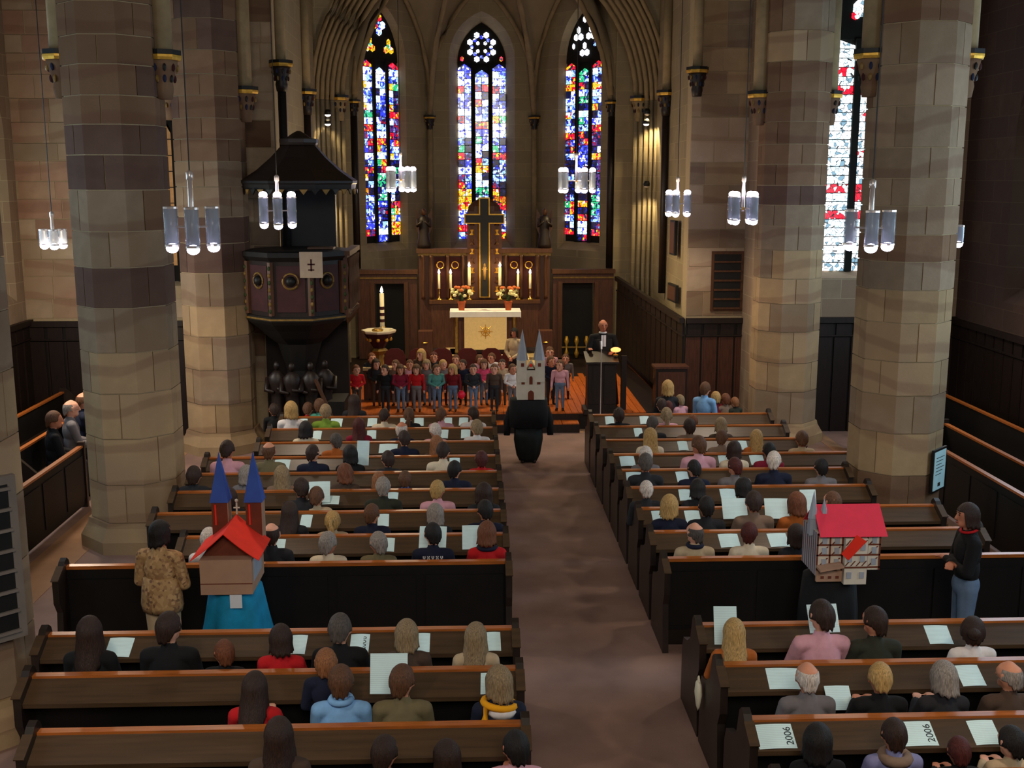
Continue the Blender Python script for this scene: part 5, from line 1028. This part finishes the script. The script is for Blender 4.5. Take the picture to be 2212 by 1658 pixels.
# side, pew row carrying the sheet, x in the photograph, width in pixels, height in metres, upright lift, printed year
SH = """l 1 655 12|l 1 726 26|l 1 804 20|l 1 873 14|l 1 905 20|l 1 968 12|l 1 1001 20
l 2 685 18|l 2 803 20|l 2 959 18|l 2 1006 20|l 3 838 40|l 4 609 33|l 4 982 22|l 6 848 14|l 7 661 20|l 7 828 19|l 8 602 16|l 8 839 22
l 10 257 54|l 10 645 30|l 10 777 42 y|l 10 912 20|l 10 1065 28|l 11 1062 50
r 1 1317 18|r 1 1392 20|r 2 1379 14|r 3 1475 20|r 3 1601 26|r 4 1356 34|r 4 1562 14|r 4 1635 30|r 5 1370 36|r 5 1474 26|r 6 1479 24|r 6 1572 34|r 7 1422 26|r 7 1496 34|r 8 1575 44|r 8 1682 46
r 10 2025 56|r 11 1690 80|r 11 2095 58|r 12 1675 92 y|r 12 1978 92 y|r 12 2125 64"""
cn = {}
rows_ = [ln.split() for ln in SH.replace('\n', '|').split('|')]; rows_.sort(key=lambda f: (f[0], int(f[1]), -float(f[2]) if f[0] == 'l' else float(f[2])))
for f in rows_:
    side = 'left' if f[0] == 'l' else 'right'; r = int(f[1]); px = float(f[2]); cn[(side, r)] = cn.get((side, r), 0)+1
    Y = ROWY[r]-.14; c = onY(px, 900, Y); zc = PT-.025-(.14-.035)*math.tan(SL)+.004; c = onY(px, 829+F*math.tan(math.atan2(H-zc, Y)-PIT), Y); w = float(f[3])/F*Y*1.03
    w = max(.13, min(.34, w)); o = link('song_sheet', sheet(w, .2), None, (c.x, Y, zc), random.uniform(-.06, .06)); o.rotation_euler = (SL, 0, random.uniform(-.05, .05))
    tag(o, 'pale blue song sheet%s on %s, %s from the aisle' % (' printed 2006' if len(f) > 4 else '', row_name(r, side).replace(' from the front', '' if 0 else ' from the front'), ORD[cn[(side, r)]]), 'paper', 'song sheets')
    if len(f) > 4:
        t = link('year_print', year_me, o, (w/2-.05, 0, .007), PI/2)
# sheets held up in the hands
for lab, r, px, py, w, h, tilt, y in (('song sheet held up by the listener before the fourth left pew', 5, 784, 978, 27, .34, 70, 0), ('large song sheet held up before the sixth left pew', 7, 690, 1062, 46, .26, 60, 0), ('song sheet held up behind the lettered navy jacket', 9, 935, 1160, 60, .24, 55, 0), ('song sheet held up beside the red jacket', 9, 1018, 1160, 40, .26, 60, 0),
    ('large song sheet held upright between two rear left listeners', 12, 840, 1454, 84, .3, 70, 0), ('tall song sheet held up by the long-haired blond listener', 11, 1567, 1350, 52, .32, 70, 0), ('song sheet half hidden behind the pink-shirted listener', 11, 1778, 1335, 70, .24, 60, 0), ('song sheet held low between two rear right listeners', 12, 1812, 1507, 58, .2, 40, 0),
    ('open song sheet held up right of the dark-haired listener, eighth right pew', 8, 1587, 1098, 55, .24, 60, 0), ('open song sheet held up left of the orange top, eighth right pew', 8, 1678, 1098, 54, .24, 60, 0), ('song sheet held high right of the orange top, eighth right pew', 8, 1746, 1085, 36, .3, 70, 0), ('white sheet held by the child in the seventh left pew', 7, 715, 1080, 36, .14, 30, 0)):
    Y = ROWY[r]+.6; c = onY(px, py, Y); o = link('song_sheet', sheet(w/F*Y*1.02, h), None, c); o.rotation_euler = (math.radians(tilt), 0, random.uniform(-.12, .12)); tag(o, 'pale blue '+lab if not lab.startswith('white') else lab, 'paper', 'song sheets held in hands')
